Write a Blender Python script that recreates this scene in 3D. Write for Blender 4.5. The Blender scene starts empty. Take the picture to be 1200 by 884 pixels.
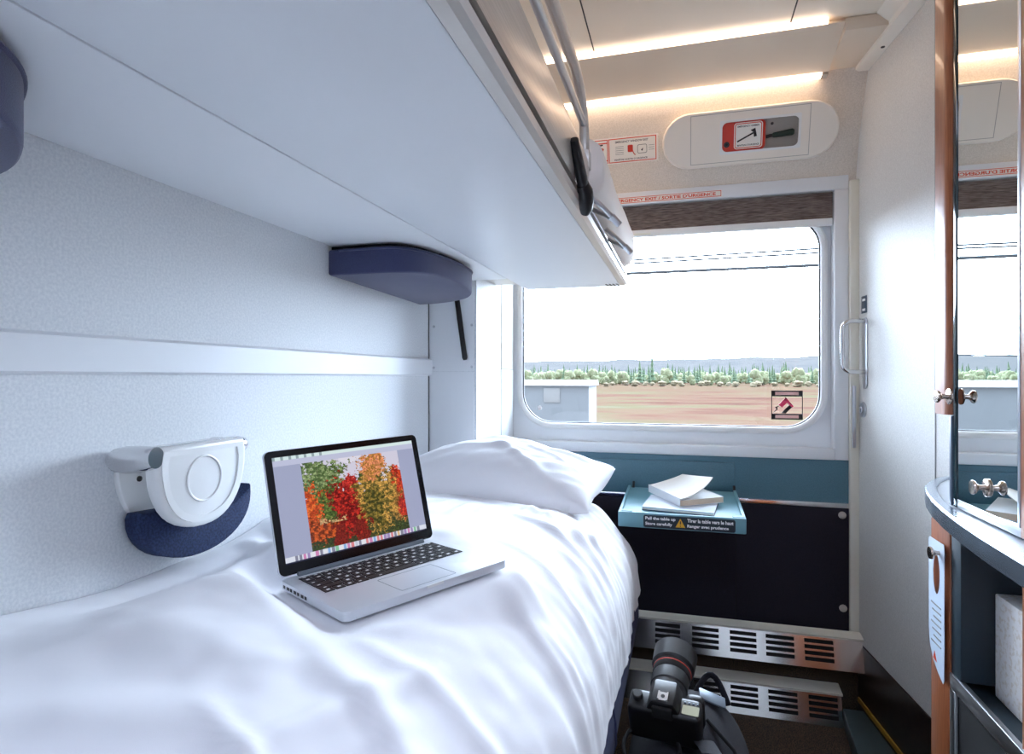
import bpy, bmesh, math, random
from mathutils import Vector, Matrix, noise
random.seed(7)
R = math.radians
ZC = 1.20                      # camera height above the cabin floor; everything below is written relative to the lens height
FPX = 710.0
YAW = math.atan(200 / FPX)
FW = Vector((-math.sin(YAW), math.cos(YAW), 0)); RT = Vector((math.cos(YAW), math.sin(YAW), 0)); UP = Vector((0, 0, 1))
scene = bpy.context.scene
col = scene.collection

# ------------------------------------------------------------------ measuring
def ray(px, py):
    return FW + RT * ((px - 600) / FPX) + UP * ((442 - py) / FPX)
def P(px, py, X=None, Y=None, Z=None):
    d = ray(px, py)
    if X is not None: return d * (X / d.x)
    if Y is not None: return d * (Y / d.y)
    return d * (Z / d.z)
def rwx(Y): return 0.873 - 0.114 * Y          # the right wall runs slightly askew
def PR(px, py):                                # point on the right wall
    d = ray(px, py); return d * (0.873 / (d.x + 0.114 * d.y))

# ------------------------------------------------------------------ materials
def lin(c):
    return tuple(((v / 255) / 12.92 if v / 255 <= .04045 else ((v / 255 + .055) / 1.055) ** 2.4) for v in c) + (1,)
MATS = {}
def mat(name, rgb, rough=.5, metal=0, rgb2=None, scale=200, stretch=(1, 1, 1), bump=0, bscale=None, coat=0, spec=.5, detail=3, ramp=(.4, .6), sheen=0):
    m = bpy.data.materials.new(name); m.use_nodes = True
    nt = m.node_tree; b = nt.nodes['Principled BSDF']
    b.inputs['Base Color'].default_value = lin(rgb); b.inputs['Roughness'].default_value = rough
    b.inputs['Metallic'].default_value = metal; b.inputs['Coat Weight'].default_value = coat
    b.inputs['Specular IOR Level'].default_value = spec
    if sheen: b.inputs['Sheen Weight'].default_value = sheen
    if rgb2 or bump:
        tc = nt.nodes.new('ShaderNodeTexCoord'); mp = nt.nodes.new('ShaderNodeMapping')
        mp.inputs['Scale'].default_value = stretch
        nt.links.new(tc.outputs['Object'], mp.inputs['Vector'])
        n = nt.nodes.new('ShaderNodeTexNoise'); n.inputs['Scale'].default_value = scale; n.inputs['Detail'].default_value = detail
        nt.links.new(mp.outputs['Vector'], n.inputs['Vector'])
        if rgb2:
            r = nt.nodes.new('ShaderNodeValToRGB')
            r.color_ramp.elements[0].position, r.color_ramp.elements[1].position = ramp
            r.color_ramp.elements[0].color = lin(rgb); r.color_ramp.elements[1].color = lin(rgb2)
            nt.links.new(n.outputs['Fac'], r.inputs['Fac']); nt.links.new(r.outputs['Color'], b.inputs['Base Color'])
        if bump:
            n2 = n
            if bscale:
                n2 = nt.nodes.new('ShaderNodeTexNoise'); n2.inputs['Scale'].default_value = bscale; n2.inputs['Detail'].default_value = 4
                nt.links.new(mp.outputs['Vector'], n2.inputs['Vector'])
            bp = nt.nodes.new('ShaderNodeBump'); bp.inputs['Strength'].default_value = bump; bp.inputs['Distance'].default_value = .002
            nt.links.new(n2.outputs['Fac'], bp.inputs['Height']); nt.links.new(bp.outputs['Normal'], b.inputs['Normal'])
    MATS[name] = m
    return m
def emis(name, rgb, s):
    m = bpy.data.materials.new(name); m.use_nodes = True; nt = m.node_tree
    nt.nodes.remove(nt.nodes['Principled BSDF'])
    e = nt.nodes.new('ShaderNodeEmission'); e.inputs['Color'].default_value = lin(rgb); e.inputs['Strength'].default_value = s
    nt.links.new(e.outputs[0], nt.nodes['Material Output'].inputs['Surface']); return m

M_wall = mat('mottled wall laminate', (212, 215, 218), .55, rgb2=(228, 230, 231), scale=240, bump=.04, detail=5, ramp=(.35, .65))
M_wallw = mat('mottled end wall laminate', (214, 204, 191), .55, rgb2=(231, 221, 209), scale=240, bump=.05, detail=5, ramp=(.35, .65))
M_ceil = mat('ceiling panel', (246, 236, 220), .35)
M_cove = mat('cove panel enamel', (232, 216, 196), .4)
M_warm = mat('warm white plastic', (242, 234, 222), .35)
M_white = mat('white plastic', (236, 236, 234), .35)
M_white2 = mat('white trim paint', (232, 234, 236), .4)
M_cream = mat('cream trim', (232, 229, 214), .45)
M_berth = mat('berth laminate', (238, 240, 242), .38)
M_beige = mat('satin aluminium', (205, 196, 186), .32, .55, rgb2=(192, 184, 174), scale=18, stretch=(30, .4, 30))
M_rail = mat('painted rail', (205, 198, 190), .3, .2)
M_groove = mat('dark groove', (60, 58, 55), .6)
M_sheet = mat('white cotton', (240, 239, 242), .85, bump=.12, scale=1400, sheen=.1)
M_navy = mat('navy upholstery', (54, 57, 90), .9, rgb2=(62, 66, 102), scale=700, bump=.25, sheen=.3)
M_navyd = mat('dark navy upholstery', (20, 32, 64), .9, rgb2=(38, 54, 92), scale=260, bump=.25)
M_navyb = mat('bench upholstery', (52, 54, 84), .9, rgb2=(60, 64, 98), scale=500, bump=.2)
M_black = mat('black plastic', (22, 21, 22), .4)
M_blackm = mat('black matte', (18, 17, 18), .85)
M_rubber = mat('black seal', (24, 26, 36), .5)
M_carpet = mat('dark wall carpet', (20, 17, 30), .95, rgb2=(34, 30, 44), scale=900, bump=.3)
M_floor = mat('speckled carpet', (38, 30, 25), .95, rgb2=(104, 84, 64), scale=330, bump=.6, ramp=(.42, .66), detail=2)
M_teal = mat('teal panel', (76, 114, 130), .5, rgb2=(84, 122, 138), scale=300)
M_tealp = mat('teal tray plastic', (112, 160, 172), .4)
M_tealf = mat('teal floor strip', (66, 84, 88), .6)
M_chrome = mat('chrome', (225, 225, 226), .12, 1)
M_grille = mat('polished grille plate', (232, 228, 224), .14, 1)
M_steel = mat('brushed steel', (200, 202, 206), .28, 1)
M_brass = mat('bronze nickel', (200, 184, 172), .2, 1)
M_wood = mat('cherry veneer', (146, 82, 50), .35, rgb2=(166, 98, 62), scale=30, stretch=(12, 12, .6), coat=.2)
M_base = mat('dark wall base', (44, 32, 28), .3, rgb2=(54, 40, 34), scale=40, coat=.3)
M_gold = mat('yellow edge trim', (168, 132, 52), .4)
M_blind = mat('woven blind', (72, 60, 56), .85, rgb2=(140, 124, 116), scale=26, stretch=(1.2, 40, 22), bump=.3, ramp=(.35, .7), detail=6)
M_orange = mat('orange print', (222, 70, 28), .5)
M_red = mat('red plastic', (206, 58, 38), .4)
M_pink = mat('pink print', (235, 70, 110), .5)
M_pinkl = mat('pale pink print', (240, 190, 180), .5)
M_print = mat('black print', (30, 28, 28), .5)
M_grey = mat('grey print', (140, 140, 140), .6)
M_label = mat('label stock', (240, 236, 228), .4)
M_wprint = mat('white print', (240, 240, 240), .5)
M_signb = mat('sign black', (30, 40, 48), .4)
M_yellow = mat('warning yellow', (226, 170, 40), .5)
M_recess = mat('grey recess', (178, 172, 164), .5)
M_green = mat('dark green rubber', (22, 46, 36), .5)
M_alu = mat('laptop aluminium', (222, 225, 230), .38, .35)
M_hinge = mat('hinge grey', (120, 130, 140), .4, .4)
M_key = mat('black keys', (20, 20, 24), .45)
M_bezel = mat('screen bezel', (14, 14, 20), .15)
M_paper = mat('book paper', (240, 236, 228), .8)
M_pageedge = mat('page edges', (214, 192, 168), .9, rgb2=(232, 214, 190), scale=60, stretch=(1, 1, 60))
M_cover = mat('white book cover', (240, 240, 240), .4)
M_notecov = mat('notebook cover', (190, 200, 212), .45)
M_notecov2 = mat('notebook dark cover', (60, 64, 92), .5)
M_plaque = mat('blue plaque', (44, 62, 82), .4)
M_card = mat('pale blue card', (206, 220, 236), .5)
M_tissue = mat('speckled box card', (226, 218, 208), .6, rgb2=(242, 240, 238), scale=110, ramp=(.38, .5))
M_countertop = mat('grey countertop', (168, 176, 186), .35, rgb2=(180, 186, 194), scale=300)
M_counter = mat('counter edge metal', (150, 160, 172), .25, .9)
M_niche = mat('dark teal lining', (38, 54, 64), .5)
M_bluegrey = mat('blue grey post', (84, 96, 114), .4)
M_led = emis('green indicator', (110, 230, 110), 1.0)
M_bag = mat('bag nylon', (26, 25, 30), .85, rgb2=(34, 33, 40), scale=500, bump=.35)
M_lcd = mat('lcd panel', (182, 180, 150), .3)
M_glassf = mat('lens glass', (20, 24, 40), .05, coat=1)
M_mirror = mat('mirror silver', (236, 240, 240), .0, 1)
M_glassedge = mat('dark glass edge', (18, 40, 46), .1)
M_strip = emis('warm strip diffuser', (255, 222, 192), 7.0)
M_strip2 = emis('upper strip diffuser', (255, 224, 198), 4.0)

def glassmat():
    m = bpy.data.materials.new('window glass'); m.use_nodes = True; nt = m.node_tree
    nt.nodes.remove(nt.nodes['Principled BSDF'])
    t = nt.nodes.new('ShaderNodeBsdfTransparent'); t.inputs[0].default_value = (.97, .985, .98, 1)
    g = nt.nodes.new('ShaderNodeBsdfGlossy'); g.inputs['Roughness'].default_value = .0
    f = nt.nodes.new('ShaderNodeFresnel'); f.inputs['IOR'].default_value = 1.35
    x = nt.nodes.new('ShaderNodeMixShader')
    nt.links.new(f.outputs[0], x.inputs[0]); nt.links.new(t.outputs[0], x.inputs[1]); nt.links.new(g.outputs[0], x.inputs[2])
    nt.links.new(x.outputs[0], nt.nodes['Material Output'].inputs['Surface']); return m
M_glass = glassmat()

# ------------------------------------------------------------------ mesh builder
class MB:
    def __init__(self): self.bm = bmesh.new()
    def _merge(self, t, M=None):
        me = bpy.data.meshes.new('tmp'); t.to_mesh(me); t.free()
        if M is not None: me.transform(M)
        self.bm.from_mesh(me); bpy.data.meshes.remove(me); return self
    def box(self, lo, hi, bev=0, seg=2, M=None):
        t = bmesh.new(); bmesh.ops.create_cube(t, size=1)
        lo, hi = Vector(lo), Vector(hi)
        for v in t.verts:
            v.co = Vector(((lo[i] + hi[i]) / 2 + v.co[i] * abs(hi[i] - lo[i]) for i in range(3)))
        if bev: bmesh.ops.bevel(t, geom=list(t.edges), offset=bev, segments=seg, affect='EDGES', profile=.5)
        return self._merge(t, M)
    def prism(self, poly, h0, h1, fn=None, bev=0, seg=2, M=None):      # poly in local xy extruded along local z
        t = bmesh.new()
        vs = [t.verts.new((x, y, h0)) for x, y in poly]; f = t.faces.new(vs)
        r = bmesh.ops.extrude_face_region(t, geom=[f])
        for e in r['geom']:
            if isinstance(e, bmesh.types.BMVert): e.co.z = h1
        bmesh.ops.recalc_face_normals(t, faces=t.faces)
        if bev:
            es = [e for e in t.edges if len(e.link_faces) == 2 and (len(e.link_faces[0].verts) > 4 or len(e.link_faces[1].verts) > 4 or len(poly) == 4)]
            bmesh.ops.bevel(t, geom=es, offset=bev, segments=seg, affect='EDGES', profile=.5)
        if fn:
            for v in t.verts: v.co = Vector(fn(*v.co))
            bmesh.ops.recalc_face_normals(t, faces=t.faces)
        return self._merge(t, M)
    def ring(self, outer, inner, h0, h1, M=None):                       # frame between two loops of equal count
        t = bmesh.new(); n = len(outer)
        L = [[t.verts.new((x, y, h)) for x, y in lp] for h in (h0, h1) for lp in (outer, inner)]
        for i in range(n):
            j = (i + 1) % n
            for a, b in ((L[0], L[1]), (L[1], L[3]), (L[3], L[2]), (L[2], L[0])):
                t.faces.new((a[i], a[j], b[j], b[i]))
        bmesh.ops.recalc_face_normals(t, faces=t.faces)
        return self._merge(t, M)
    def tube(self, pts, r, n=12, M=None, flat=1.0, up=None, closed=False):
        t = bmesh.new(); pts = [Vector(p) for p in pts]; rings = []
        N = len(pts)
        rad = r if isinstance(r, (list, tuple)) else [r] * N
        nrm = None
        for i, p in enumerate(pts):
            if closed: d = (pts[(i + 1) % N] - pts[i - 1]).normalized()
            else: d = (pts[min(i + 1, N - 1)] - pts[max(i - 1, 0)]).normalized()
            if nrm is None:
                nrm = (Vector(up) if up else (Vector((0, 0, 1)) if abs(d.z) < .9 else Vector((1, 0, 0))))
            nrm = (nrm - d * nrm.dot(d)).normalized(); b = d.cross(nrm)
            rings.append([t.verts.new(p + (nrm * math.cos(2 * math.pi * k / n) + b * math.sin(2 * math.pi * k / n) * flat) * rad[i]) for k in range(n)])
        for i in range(N if closed else N - 1):
            a, b2 = rings[i], rings[(i + 1) % N]
            for k in range(n):
                t.faces.new((a[k], a[(k + 1) % n], b2[(k + 1) % n], b2[k]))
        if not closed: t.faces.new(rings[0][::-1]); t.faces.new(rings[-1])
        bmesh.ops.recalc_face_normals(t, faces=t.faces)
        return self._merge(t, M)
    def lathe(self, prof, M=None, n=28):                                # prof of (radius, height) about local z
        t = bmesh.new(); rings = []
        for r, h in prof:
            rings.append([t.verts.new((r * math.cos(2 * math.pi * k / n), r * math.sin(2 * math.pi * k / n), h)) for k in range(n)])
        for a, b in zip(rings, rings[1:]):
            for k in range(n): t.faces.new((a[k], a[(k + 1) % n], b[(k + 1) % n], b[k]))
        t.faces.new(rings[0][::-1]); t.faces.new(rings[-1])
        bmesh.ops.remove_doubles(t, verts=t.verts, dist=1e-6)
        bmesh.ops.recalc_face_normals(t, faces=t.faces)
        return self._merge(t, M)
    def grid(self, fn, nu, nv, M=None, wrap=False):
        t = bmesh.new()
        V = [[t.verts.new(fn(i / nu, j / nv)) for j in range(nv + 1)] for i in range(nu + 1)]
        for i in range(nu):
            for j in range(nv): t.faces.new((V[i][j], V[i + 1][j], V[i + 1][j + 1], V[i][j + 1]))
        if wrap: bmesh.ops.remove_doubles(t, verts=t.verts, dist=1e-5)
        bmesh.ops.recalc_face_normals(t, faces=t.faces)
        return self._merge(t, M)
    def build(self, name, m, parent=None, M=None, smooth=32):
        me = bpy.data.meshes.new(name); self.bm.to_mesh(me); self.bm.free()
        if M is not None: me.transform(M)
        return link_mesh(name, me, m, parent, smooth)

def link_mesh(name, me, m, parent=None, smooth=32):
    me.materials.clear(); me.materials.append(m)
    if smooth:
        me.polygons.foreach_set('use_smooth', [True] * len(me.polygons)); me.set_sharp_from_angle(angle=R(smooth))
    o = bpy.data.objects.new(name, me); col.objects.link(o)
    if parent is not None:
        chain = Matrix.Identity(4); q = parent
        while q: chain = q.matrix_basis @ chain; q = q.parent
        me.transform(chain.inverted()); o.parent = parent
    else:
        xs = [v.co for v in me.vertices]
        c = Vector(((min(v.x for v in xs) + max(v.x for v in xs)) / 2, (min(v.y for v in xs) + max(v.y for v in xs)) / 2, min(v.z for v in xs)))
        me.transform(Matrix.Translation(-c)); o.location = c
    return o
def tag(o, label=None, cat=None, group=None, kind=None):
    if label: o['label'] = label
    if cat: o['category'] = cat
    if group: o['group'] = group
    if kind: o['kind'] = kind
    return o
def thing(name, label, cat, loc, group=None, rz=0):
    o = bpy.data.objects.new(name, None); o.empty_display_size = .05; col.objects.link(o)
    o.location = loc; o.rotation_euler = (0, 0, rz)
    o.matrix_basis = Matrix.Translation(Vector(loc)) @ Matrix.Rotation(rz, 4, 'Z')
    return tag(o, label, cat, group)
def struct(o): o['kind'] = 'structure'; return o
def frame(o, ex, ey, ez):
    M = Matrix.Identity(4)
    for i, v in enumerate((ex, ey, ez, o)):
        for k in range(3): M[k][i] = v[k]
    return M
def rrect(x0, y0, x1, y1, r, n=6):
    pts = []
    for cx, cy, a in ((x1 - r, y1 - r, 0), (x0 + r, y1 - r, 90), (x0 + r, y0 + r, 180), (x1 - r, y0 + r, 270)):
        for k in range(n + 1):
            t = R(a + 90 * k / n); pts.append((cx + r * math.cos(t), cy + r * math.sin(t)))
    return pts
def text(name, s, M, w, h, m, parent, bold=.018):
    c = bpy.data.curves.new(name, 'FONT'); c.body = s; c.size = 1; c.resolution_u = 3; c.fill_mode = 'FRONT'; c.offset = bold
    o = bpy.data.objects.new(name, c); col.objects.link(o)
    dg = bpy.context.evaluated_depsgraph_get(); dg.update()
    me = bpy.data.meshes.new_from_object(o.evaluated_get(dg))
    bpy.data.objects.remove(o); bpy.data.curves.remove(c)
    xs = [v.co.x for v in me.vertices]; ys = [v.co.y for v in me.vertices]
    x0, x1, y0, y1 = min(xs), max(xs), min(ys), max(ys)
    S = Matrix.Diagonal((w / (x1 - x0), h / (y1 - y0), 1, 1)) @ Matrix.Translation((-x0, -y0, 0))
    me.transform(M @ S); me.name = name
    return link_mesh(name, me, m, parent, 0)
def disc(mb, x, y, r, h0, h1, M=None, n=24): return mb.prism([(x + r * math.cos(2 * math.pi * k / n), y + r * math.sin(2 * math.pi * k / n)) for k in range(n)], h0, h1, M=M)
def smooth01(t): t = max(0, min(1, t)); return t * t * (3 - 2 * t)
def copy_tree(o, parent=None):
    c = o.copy(); col.objects.link(c); c.parent = parent
    for ch in list(o.children): copy_tree(ch, c)
    return c

# ================================================================== SETTING
FILL = 9.5  # strength of the added fill lamp
FZ = -1.20          # floor
CZ = 1.10           # ceiling
D = 2.42            # window wall
def wally(z): return D if z < .70 else D - .10 * ((z - .70) / .34) ** 1.5
YB = -0.55          # open end towards the corridor

struct(MB().box((-.9, YB, FZ - .06), (1.2, 2.5, FZ)).build('floor', M_floor))
c = struct(MB().box((-.9, YB, CZ), (1.2, 2.5, CZ + .05)).build('ceiling', M_ceil))
g = MB()
for px, py in ((688, 30), (930, 15)):
    p = P(px, py, Z=CZ)
    g.box((p.x - .002, .9, CZ - .0015), (p.x + .002, 2.06, CZ + .001))
g.build('panel_joint', M_groove, c)

w = struct(MB().box((-.90, YB, FZ), (-.85, 1.945, CZ)).build('wall_left', M_wall))
mb = MB(); mb.prism([(-.85, .004), (-.838, .008), (-.838, .058), (-.85, .0635)], YB, 1.952, fn=lambda x, y, h: (x, h, y))
struct(mb.build('trim_1', M_white2))
mb = MB(); mb.box((-.90, YB - .05, FZ), (1.3, YB, CZ))
struct(mb.build('wall_front', M_wall))
# thin shadow joint at the end of the left wall panel
MB().box((-.90, 1.9455, FZ), (-.8492, 1.9515, CZ)).build('end_joint', M_groove, w)

# corner pillar between the berth wall and the window
pil = struct(MB().box((-.9, 1.956, FZ), (-.677, 2.245, CZ)).build('wall_corner', M_wall))
MB().box((-.849, 1.952, .02), (-.685, 1.9565, CZ)).build('screwed_panel', M_white2, pil)
MB().box((-.849, 1.953, FZ), (-.685, 1.9565, .0175)).build('lower_panel', M_white2, pil)
for px, py in ((508.5, 383), (553, 381), (508.5, 431), (553, 430)):
    p = P(px, py, Y=1.952)
    MB().lathe([(.0045, 0), (.0045, .002), (.002, .003)], M=frame(p, (1, 0, 0), (0, 0, 1), (0, -1, 0)), n=12).build('screw', M_steel, pil)
MB().box((-.70, 2.245, FZ), (-.674, 2.41, .03), .003).build('edge_trim', M_white2, pil)
MB().box((-.70, 2.245, .0305), (-.674, 2.41, CZ), .003).build('edge_trim', M_cream, pil)

# window wall: built around the opening, leaning inwards above the window
WX0, WX1, WZ0, WZ1 = -.705, .54, -.275, .688
mb = MB()
mb.box((-.9, D, FZ), (.75, D + .08, WZ0))
mb.box((-.9, D, WZ0), (WX0, D + .08, .70)); mb.box((WX1, D, WZ0), (.75, D + .08, .70)); mb.box((WX0, D, WZ1), (WX1, D + .08, .70))
def upper(u, v):
    z = .70 + u * (CZ + .02 - .70); return Vector((-.9 + v * 1.65, wally(z), z))
mb.grid(upper, 14, 1)
mb.box((-.9, D + .001, .70), (.75, D + .08, CZ))
struct(mb.build('wall_back', M_wallw))

# right wall, askew
dR = Vector((-.114, 1, 0)).normalized(); nR = Vector((-dR.y, dR.x, 0))       # nR points into the cabin
def RW(Y, z, off=0): return Vector((rwx(Y), Y, z)) + nR * off
def rwquad(mb, y0, y1, z0, z1, t, bev=0):
    M = frame(RW(y0, 0), dR, UP, dR.cross(UP))
    L = (RW(y1, 0) - RW(y0, 0)).length
    # local z = dR x UP points out of the cabin
    return mb.box((0, z0, -t), (L, z1, 0), bev, M=M)
mb = MB(); M = frame(RW(YB, 0), dR, UP, dR.cross(UP)); mb.box((0, FZ, 0), ((RW(2.47, 0) - RW(YB, 0)).length, CZ, .05), M=M)
M_wallr = mat('pale mottled laminate', (208, 207, 204), .5, rgb2=(223, 222, 219), scale=240, bump=.05, detail=5, ramp=(.35, .65))
struct(mb.build('wall_right', M_wallr))
struct(rwquad(MB(), 1.2, 2.41, FZ + .012, -.935, .005).build('baseboard_right', M_base))
mb = MB(); rwquad(mb, 1.2, 2.38, FZ + .06, FZ + .076, .010); struct(mb.build('trim_2', M_gold))
# pale edging where right wall meets window wall
mb = MB(); a = RW(2.395, 0); mb.box((a.x - .028, 2.392, -.93), (a.x + .004, D, .70), .004); struct(mb.build('trim_3', M_cream))
# cornice along the top of the right wall
Mr = frame(RW(.6, 0), dR, nR, UP)
mb = MB(); mb.prism([(0, 1.046), (.030, 1.046), (.040, 1.052), (.042, 1.07), (.075, 1.10), (0, 1.10)], 0, (RW(2.33, 0) - RW(.6, 0)).length, fn=lambda x, y, h: (h, x, y), M=Mr)
cor = struct(mb.build('trim_4', M_warm))
p = PR(1041, 37); q = RW(p.y, 1.0445, .016)
disc(MB(), 0, 0, .006, 0, .002, M=Matrix.Translation(q)).build('fixing', M_groove, cor)
# vertical joint on the right wall before the cabinet
p = PR(1096, 300); mb = MB(); rwquad(mb, p.y - .004, p.y, -.93, 1.04, .0015); struct(mb.build('trim_5', M_grey))

# ---- window: casing, inner rounded frame, seal, glass
F0 = lambda y: frame((0, y, 0), (1, 0, 0), (0, 0, 1), (0, -1, 0))       # local x right, y up, z towards the viewer
mb = MB()
mb.box((-.72, D - .012, .674), (.571, D + .0, .7235), .003)             # head
mb.box((.525, D - .012, -.2985), (.571, D + .0, .674), .003)            # right jamb
mb.box((-.72, D - .016, -.2985), (.525, D + .0, -.26), .003)            # sill face
mb.box((-.72, D - .012, -.26), (-.68, D, .674), .003)
mb.box((-.69, D, .674), (.54, D + .10, .687)); mb.box((.5255, D, -.26), (.539, D + .10, .674)); mb.box((-.69, D, -.274), (.54, D + .10, -.2605)); mb.box((-.704, D, -.26), (-.6885, D + .10, .674))
win = struct(mb.build('window_1', M_white2))
GX0, GX1, GZ0, GZ1, GY = -.645, .488, -.188, .60, D + .045
mb = MB()
o4 = rrect(-.688, -.26, .525, .674, .002); i4 = rrect(GX0 - .022, GZ0 - .022, GX1 + .022, GZ1 + .022, .145)
mb.ring(o4, i4, -.012, 0, M=F0(GY))
mb.build('inner_frame', M_white2, win)
mb = MB()
pa = [Vector((x, GY - .006, y)) for x, y in rrect(GX0 - .013, GZ0 - .013, GX1 + .013, GZ1 + .013, .137, 10)]
mb.tube(pa, .0125, 10, closed=True)
mb.build('rounded_surround', M_white, win)
mb = MB(); mb.ring(rrect(GX0 - .004, GZ0 - .004, GX1 + .004, GZ1 + .004, .128, 10), rrect(GX0 + .003, GZ0 + .003, GX1 - .003, GZ1 - .003, .121, 10), -.008, .002, M=F0(GY))
mb.build('seal', M_rubber, win)
mb = MB(); mb.prism(rrect(GX0 - .003, GZ0 - .003, GX1 + .003, GZ1 + .003, .128, 10), -.007, -.003, M=F0(GY))
mb.build('glass', M_glass, win)
mb = MB(); disc(mb, 0, 0, .0095, 0, .0008, M=F0(GY + .003) @ Matrix.Translation((-.575, -.128, 0)))
tag(mb.build('round_sticker', M_wprint), 'small round white sticker on the lower left of the window glass', 'sticker')
# outer right strip + latch
mb = MB(); mb.box((.5715, D - .02, -.2985), (.588, D, .70), .002); struct(mb.build('trim_6', M_cream))

# ---- blind
bl = thing('roller_blind', 'dark brown woven roller blind pulled a little down at the window top', 'blind', (-.08, D + .012, .552))
MB().box((-.68, D + .004, .575), (.522, D + .014, .670)).build('fabric', M_blind, bl)
MB().box((-.68, D + .000, .550), (.522, D + .020, .576), .003).build('bottom_bar', M_white, bl)
MB().box((-.22, D - .002, .556), (-.12, D + .002, .563), .001).build('pull_tab', M_cream, bl)

# ---- upper end wall: cove with two light strips
cv = thing('cove_light', 'long white cove light with two bright strips above the window', 'light', (0, 2.15, 1.03))
a0, a1 = Vector((0, 2.05, 1.083)), Vector((0, 2.275, 1.040))
CX0, CX1 = -.88, .478
mb = MB(); mb.prism([(2.05, 1.083), (2.275, 1.040), (2.275, 1.05), (2.06, 1.095)], CX0, CX1, fn=lambda x, y, h: (h, x, y)); mb.build('panel', M_cove, cv)
mb = MB(); mb.prism([(2.278, 1.034), (2.306, 1.032), (2.306, 1.046), (2.278, 1.048)], CX0, CX1 - .02, fn=lambda x, y, h: (h, x, y)); mb.build('lower_strip', M_strip, cv)
mb = MB(); mb.prism([(2.038, 1.083), (2.048, 1.081), (2.052, 1.094), (2.040, 1.0975)], CX0, CX1 - .05, fn=lambda x, y, h: (h, x, y)); mb.build('upper_strip', M_strip2, cv)
mb = MB(); mb.box((CX1 + .001, 2.06, 1.06), (.62, 2.34, 1.0995), .002); mb.build('end_filler', M_cove, cv)
mb = MB(); mb.box((CX1 - .02, 2.278, 1.033), (CX1, 2.312, 1.046)); mb.build('strip_end_cap', M_recess, cv)

# ---- unseen fill lamp added behind the camera to brighten bed and aisle
cl = thing('added_fill_lamp', 'added fill lamp, unseen on the ceiling over the aisle behind the camera', 'lamp', (.24, -.12, CZ - .035))
M_fill = emis('added fill diffuser', (214, 226, 255), FILL)
mb = MB(); mb.ring(rrect(-.13, -.40, .61, .16, .03), rrect(-.10, -.37, .58, .13, .02), CZ - .035, CZ - .0005); mb.build('fill_lamp_frame', M_white, cl)
MB().prism(rrect(-.0995, -.3695, .5795, .1295, .02), CZ - .030, CZ - .002).build('diffuser', M_fill, cl)

# ---- below the window
mb = MB(); mb.box((-.70, D - .006, -.452), (.585, D, -.299)); struct(mb.build('wall_back_dado', M_teal))
mb = MB(); mb.box((-.70, D - .014, -.470), (.585, D, -.4525), .002); struct(mb.build('trim_7', M_chrome))
kp = struct(MB().box((-.70, D - .012, -.930), (.572, D, -.4705), .002).build('wall_back_carpet', M_carpet))
for px, py in ((987, 604), (988, 713)):
    p = P(px, py, Y=D - .012)
    MB().lathe([(.013, 0), (.013, .003), (.010, .0055), (.004, .0065)], M=F0(D - .012) @ Matrix.Translation((p.x, p.z, 0)), n=20).build('stud', M_recess, kp)
p = P(862, 680, Y=D); MB().box((p.x - .001, D - .0135, -.92), (p.x + .001, D - .0115, -.48)).build('panel_seam', M_blackm, kp)
struct(MB().box((-.70, D - .03, FZ), (.60, D, -.931)).build('wall_back_plinth', M_floor))

# ---- heater grilles
def grille(label, yf, ztop, zbot, x0, x1, groups, lip, nslot=4):
    t = thing('heater_grille', label, 'grille', ((x0 + x1) / 2, yf + .02, zbot), 'chrome heater grilles under the window')
    h = ztop - zbot; SH = Matrix.Identity(4); SH[1][2] = .30; SH[1][3] = -.30 * ztop      # the plate leans back at the top
    mb = MB(); z0, z1 = zbot + h * .20, zbot + h * .86
    xs = [x0] + [v for gp in groups for v in gp] + [x1]
    for k in range(0, len(xs), 2): mb.box((xs[k], yf, zbot), (xs[k + 1], yf + .004, ztop))
    for ga, gb in groups:
        mb.box((ga, yf, zbot), (gb, yf + .004, z0)); mb.box((ga, yf, z1), (gb, yf + .004, ztop))
        st = (z1 - z0) / (nslot * 1.0 + (nslot - 1) * .55)
        for k in range(nslot - 1):
            za = z0 + st + k * st * 1.55; mb.box((ga, yf, za), (gb, yf + .004, za + st * .55))
    mb.build('slotted_plate', M_grille, t, M=SH)
    mb = MB(); mb.box((x0, yf + .006, zbot), (x1, D - .045, ztop - .002)); mb.build('dark_box', M_blackm, t, M=SH)
    mb = MB(); mb.prism([(yf - .004, ztop), (yf - .002, ztop - .008), (yf + .004, ztop - .002), (D - .033, ztop - .001), (D - .033, ztop + lip)], x0, x1 + .004, fn=lambda x, y, hh: (hh, x, y)); mb.build('top_ledge', M_cream, t)
    return t
def gx(px, Y): return P(px, 780, Y=Y).x
Y1, Y2 = 2.355, 2.325
zt1 = P(890, 737, Y=Y1).z; zb1 = P(890, 771, Y=Y1).z; zt2 = P(890, 801.5, Y=Y2).z
grille('chrome slotted heater grille directly below the dark carpeted wall panel', Y1, zt1, zb1, -.25, .60,
       [(gx(a, Y1), gx(b, Y1)) for a, b in ((768, 797), (811, 842), (855, 886), (897, 930), (942, 976))], .012)
grille('chrome slotted heater grille lowest on the end wall, just above the floor', Y2, zt2, FZ + .001, -.25, .528,
       [(gx(a, Y2), gx(b, Y2)) for a, b in ((770, 800), (813, 844), (856, 888), (900, 934), (947, 981))], .008)
# teal floor strip along the right wall
mb = MB(); mb.prism([(.532, 2.321), (rwx(2.321) - .013, 2.321), (rwx(1.2) - .013, 1.2), (.44, 1.2)], FZ, FZ + .058, bev=.004)
struct(mb.build('trim_8', M_tealf))

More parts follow.
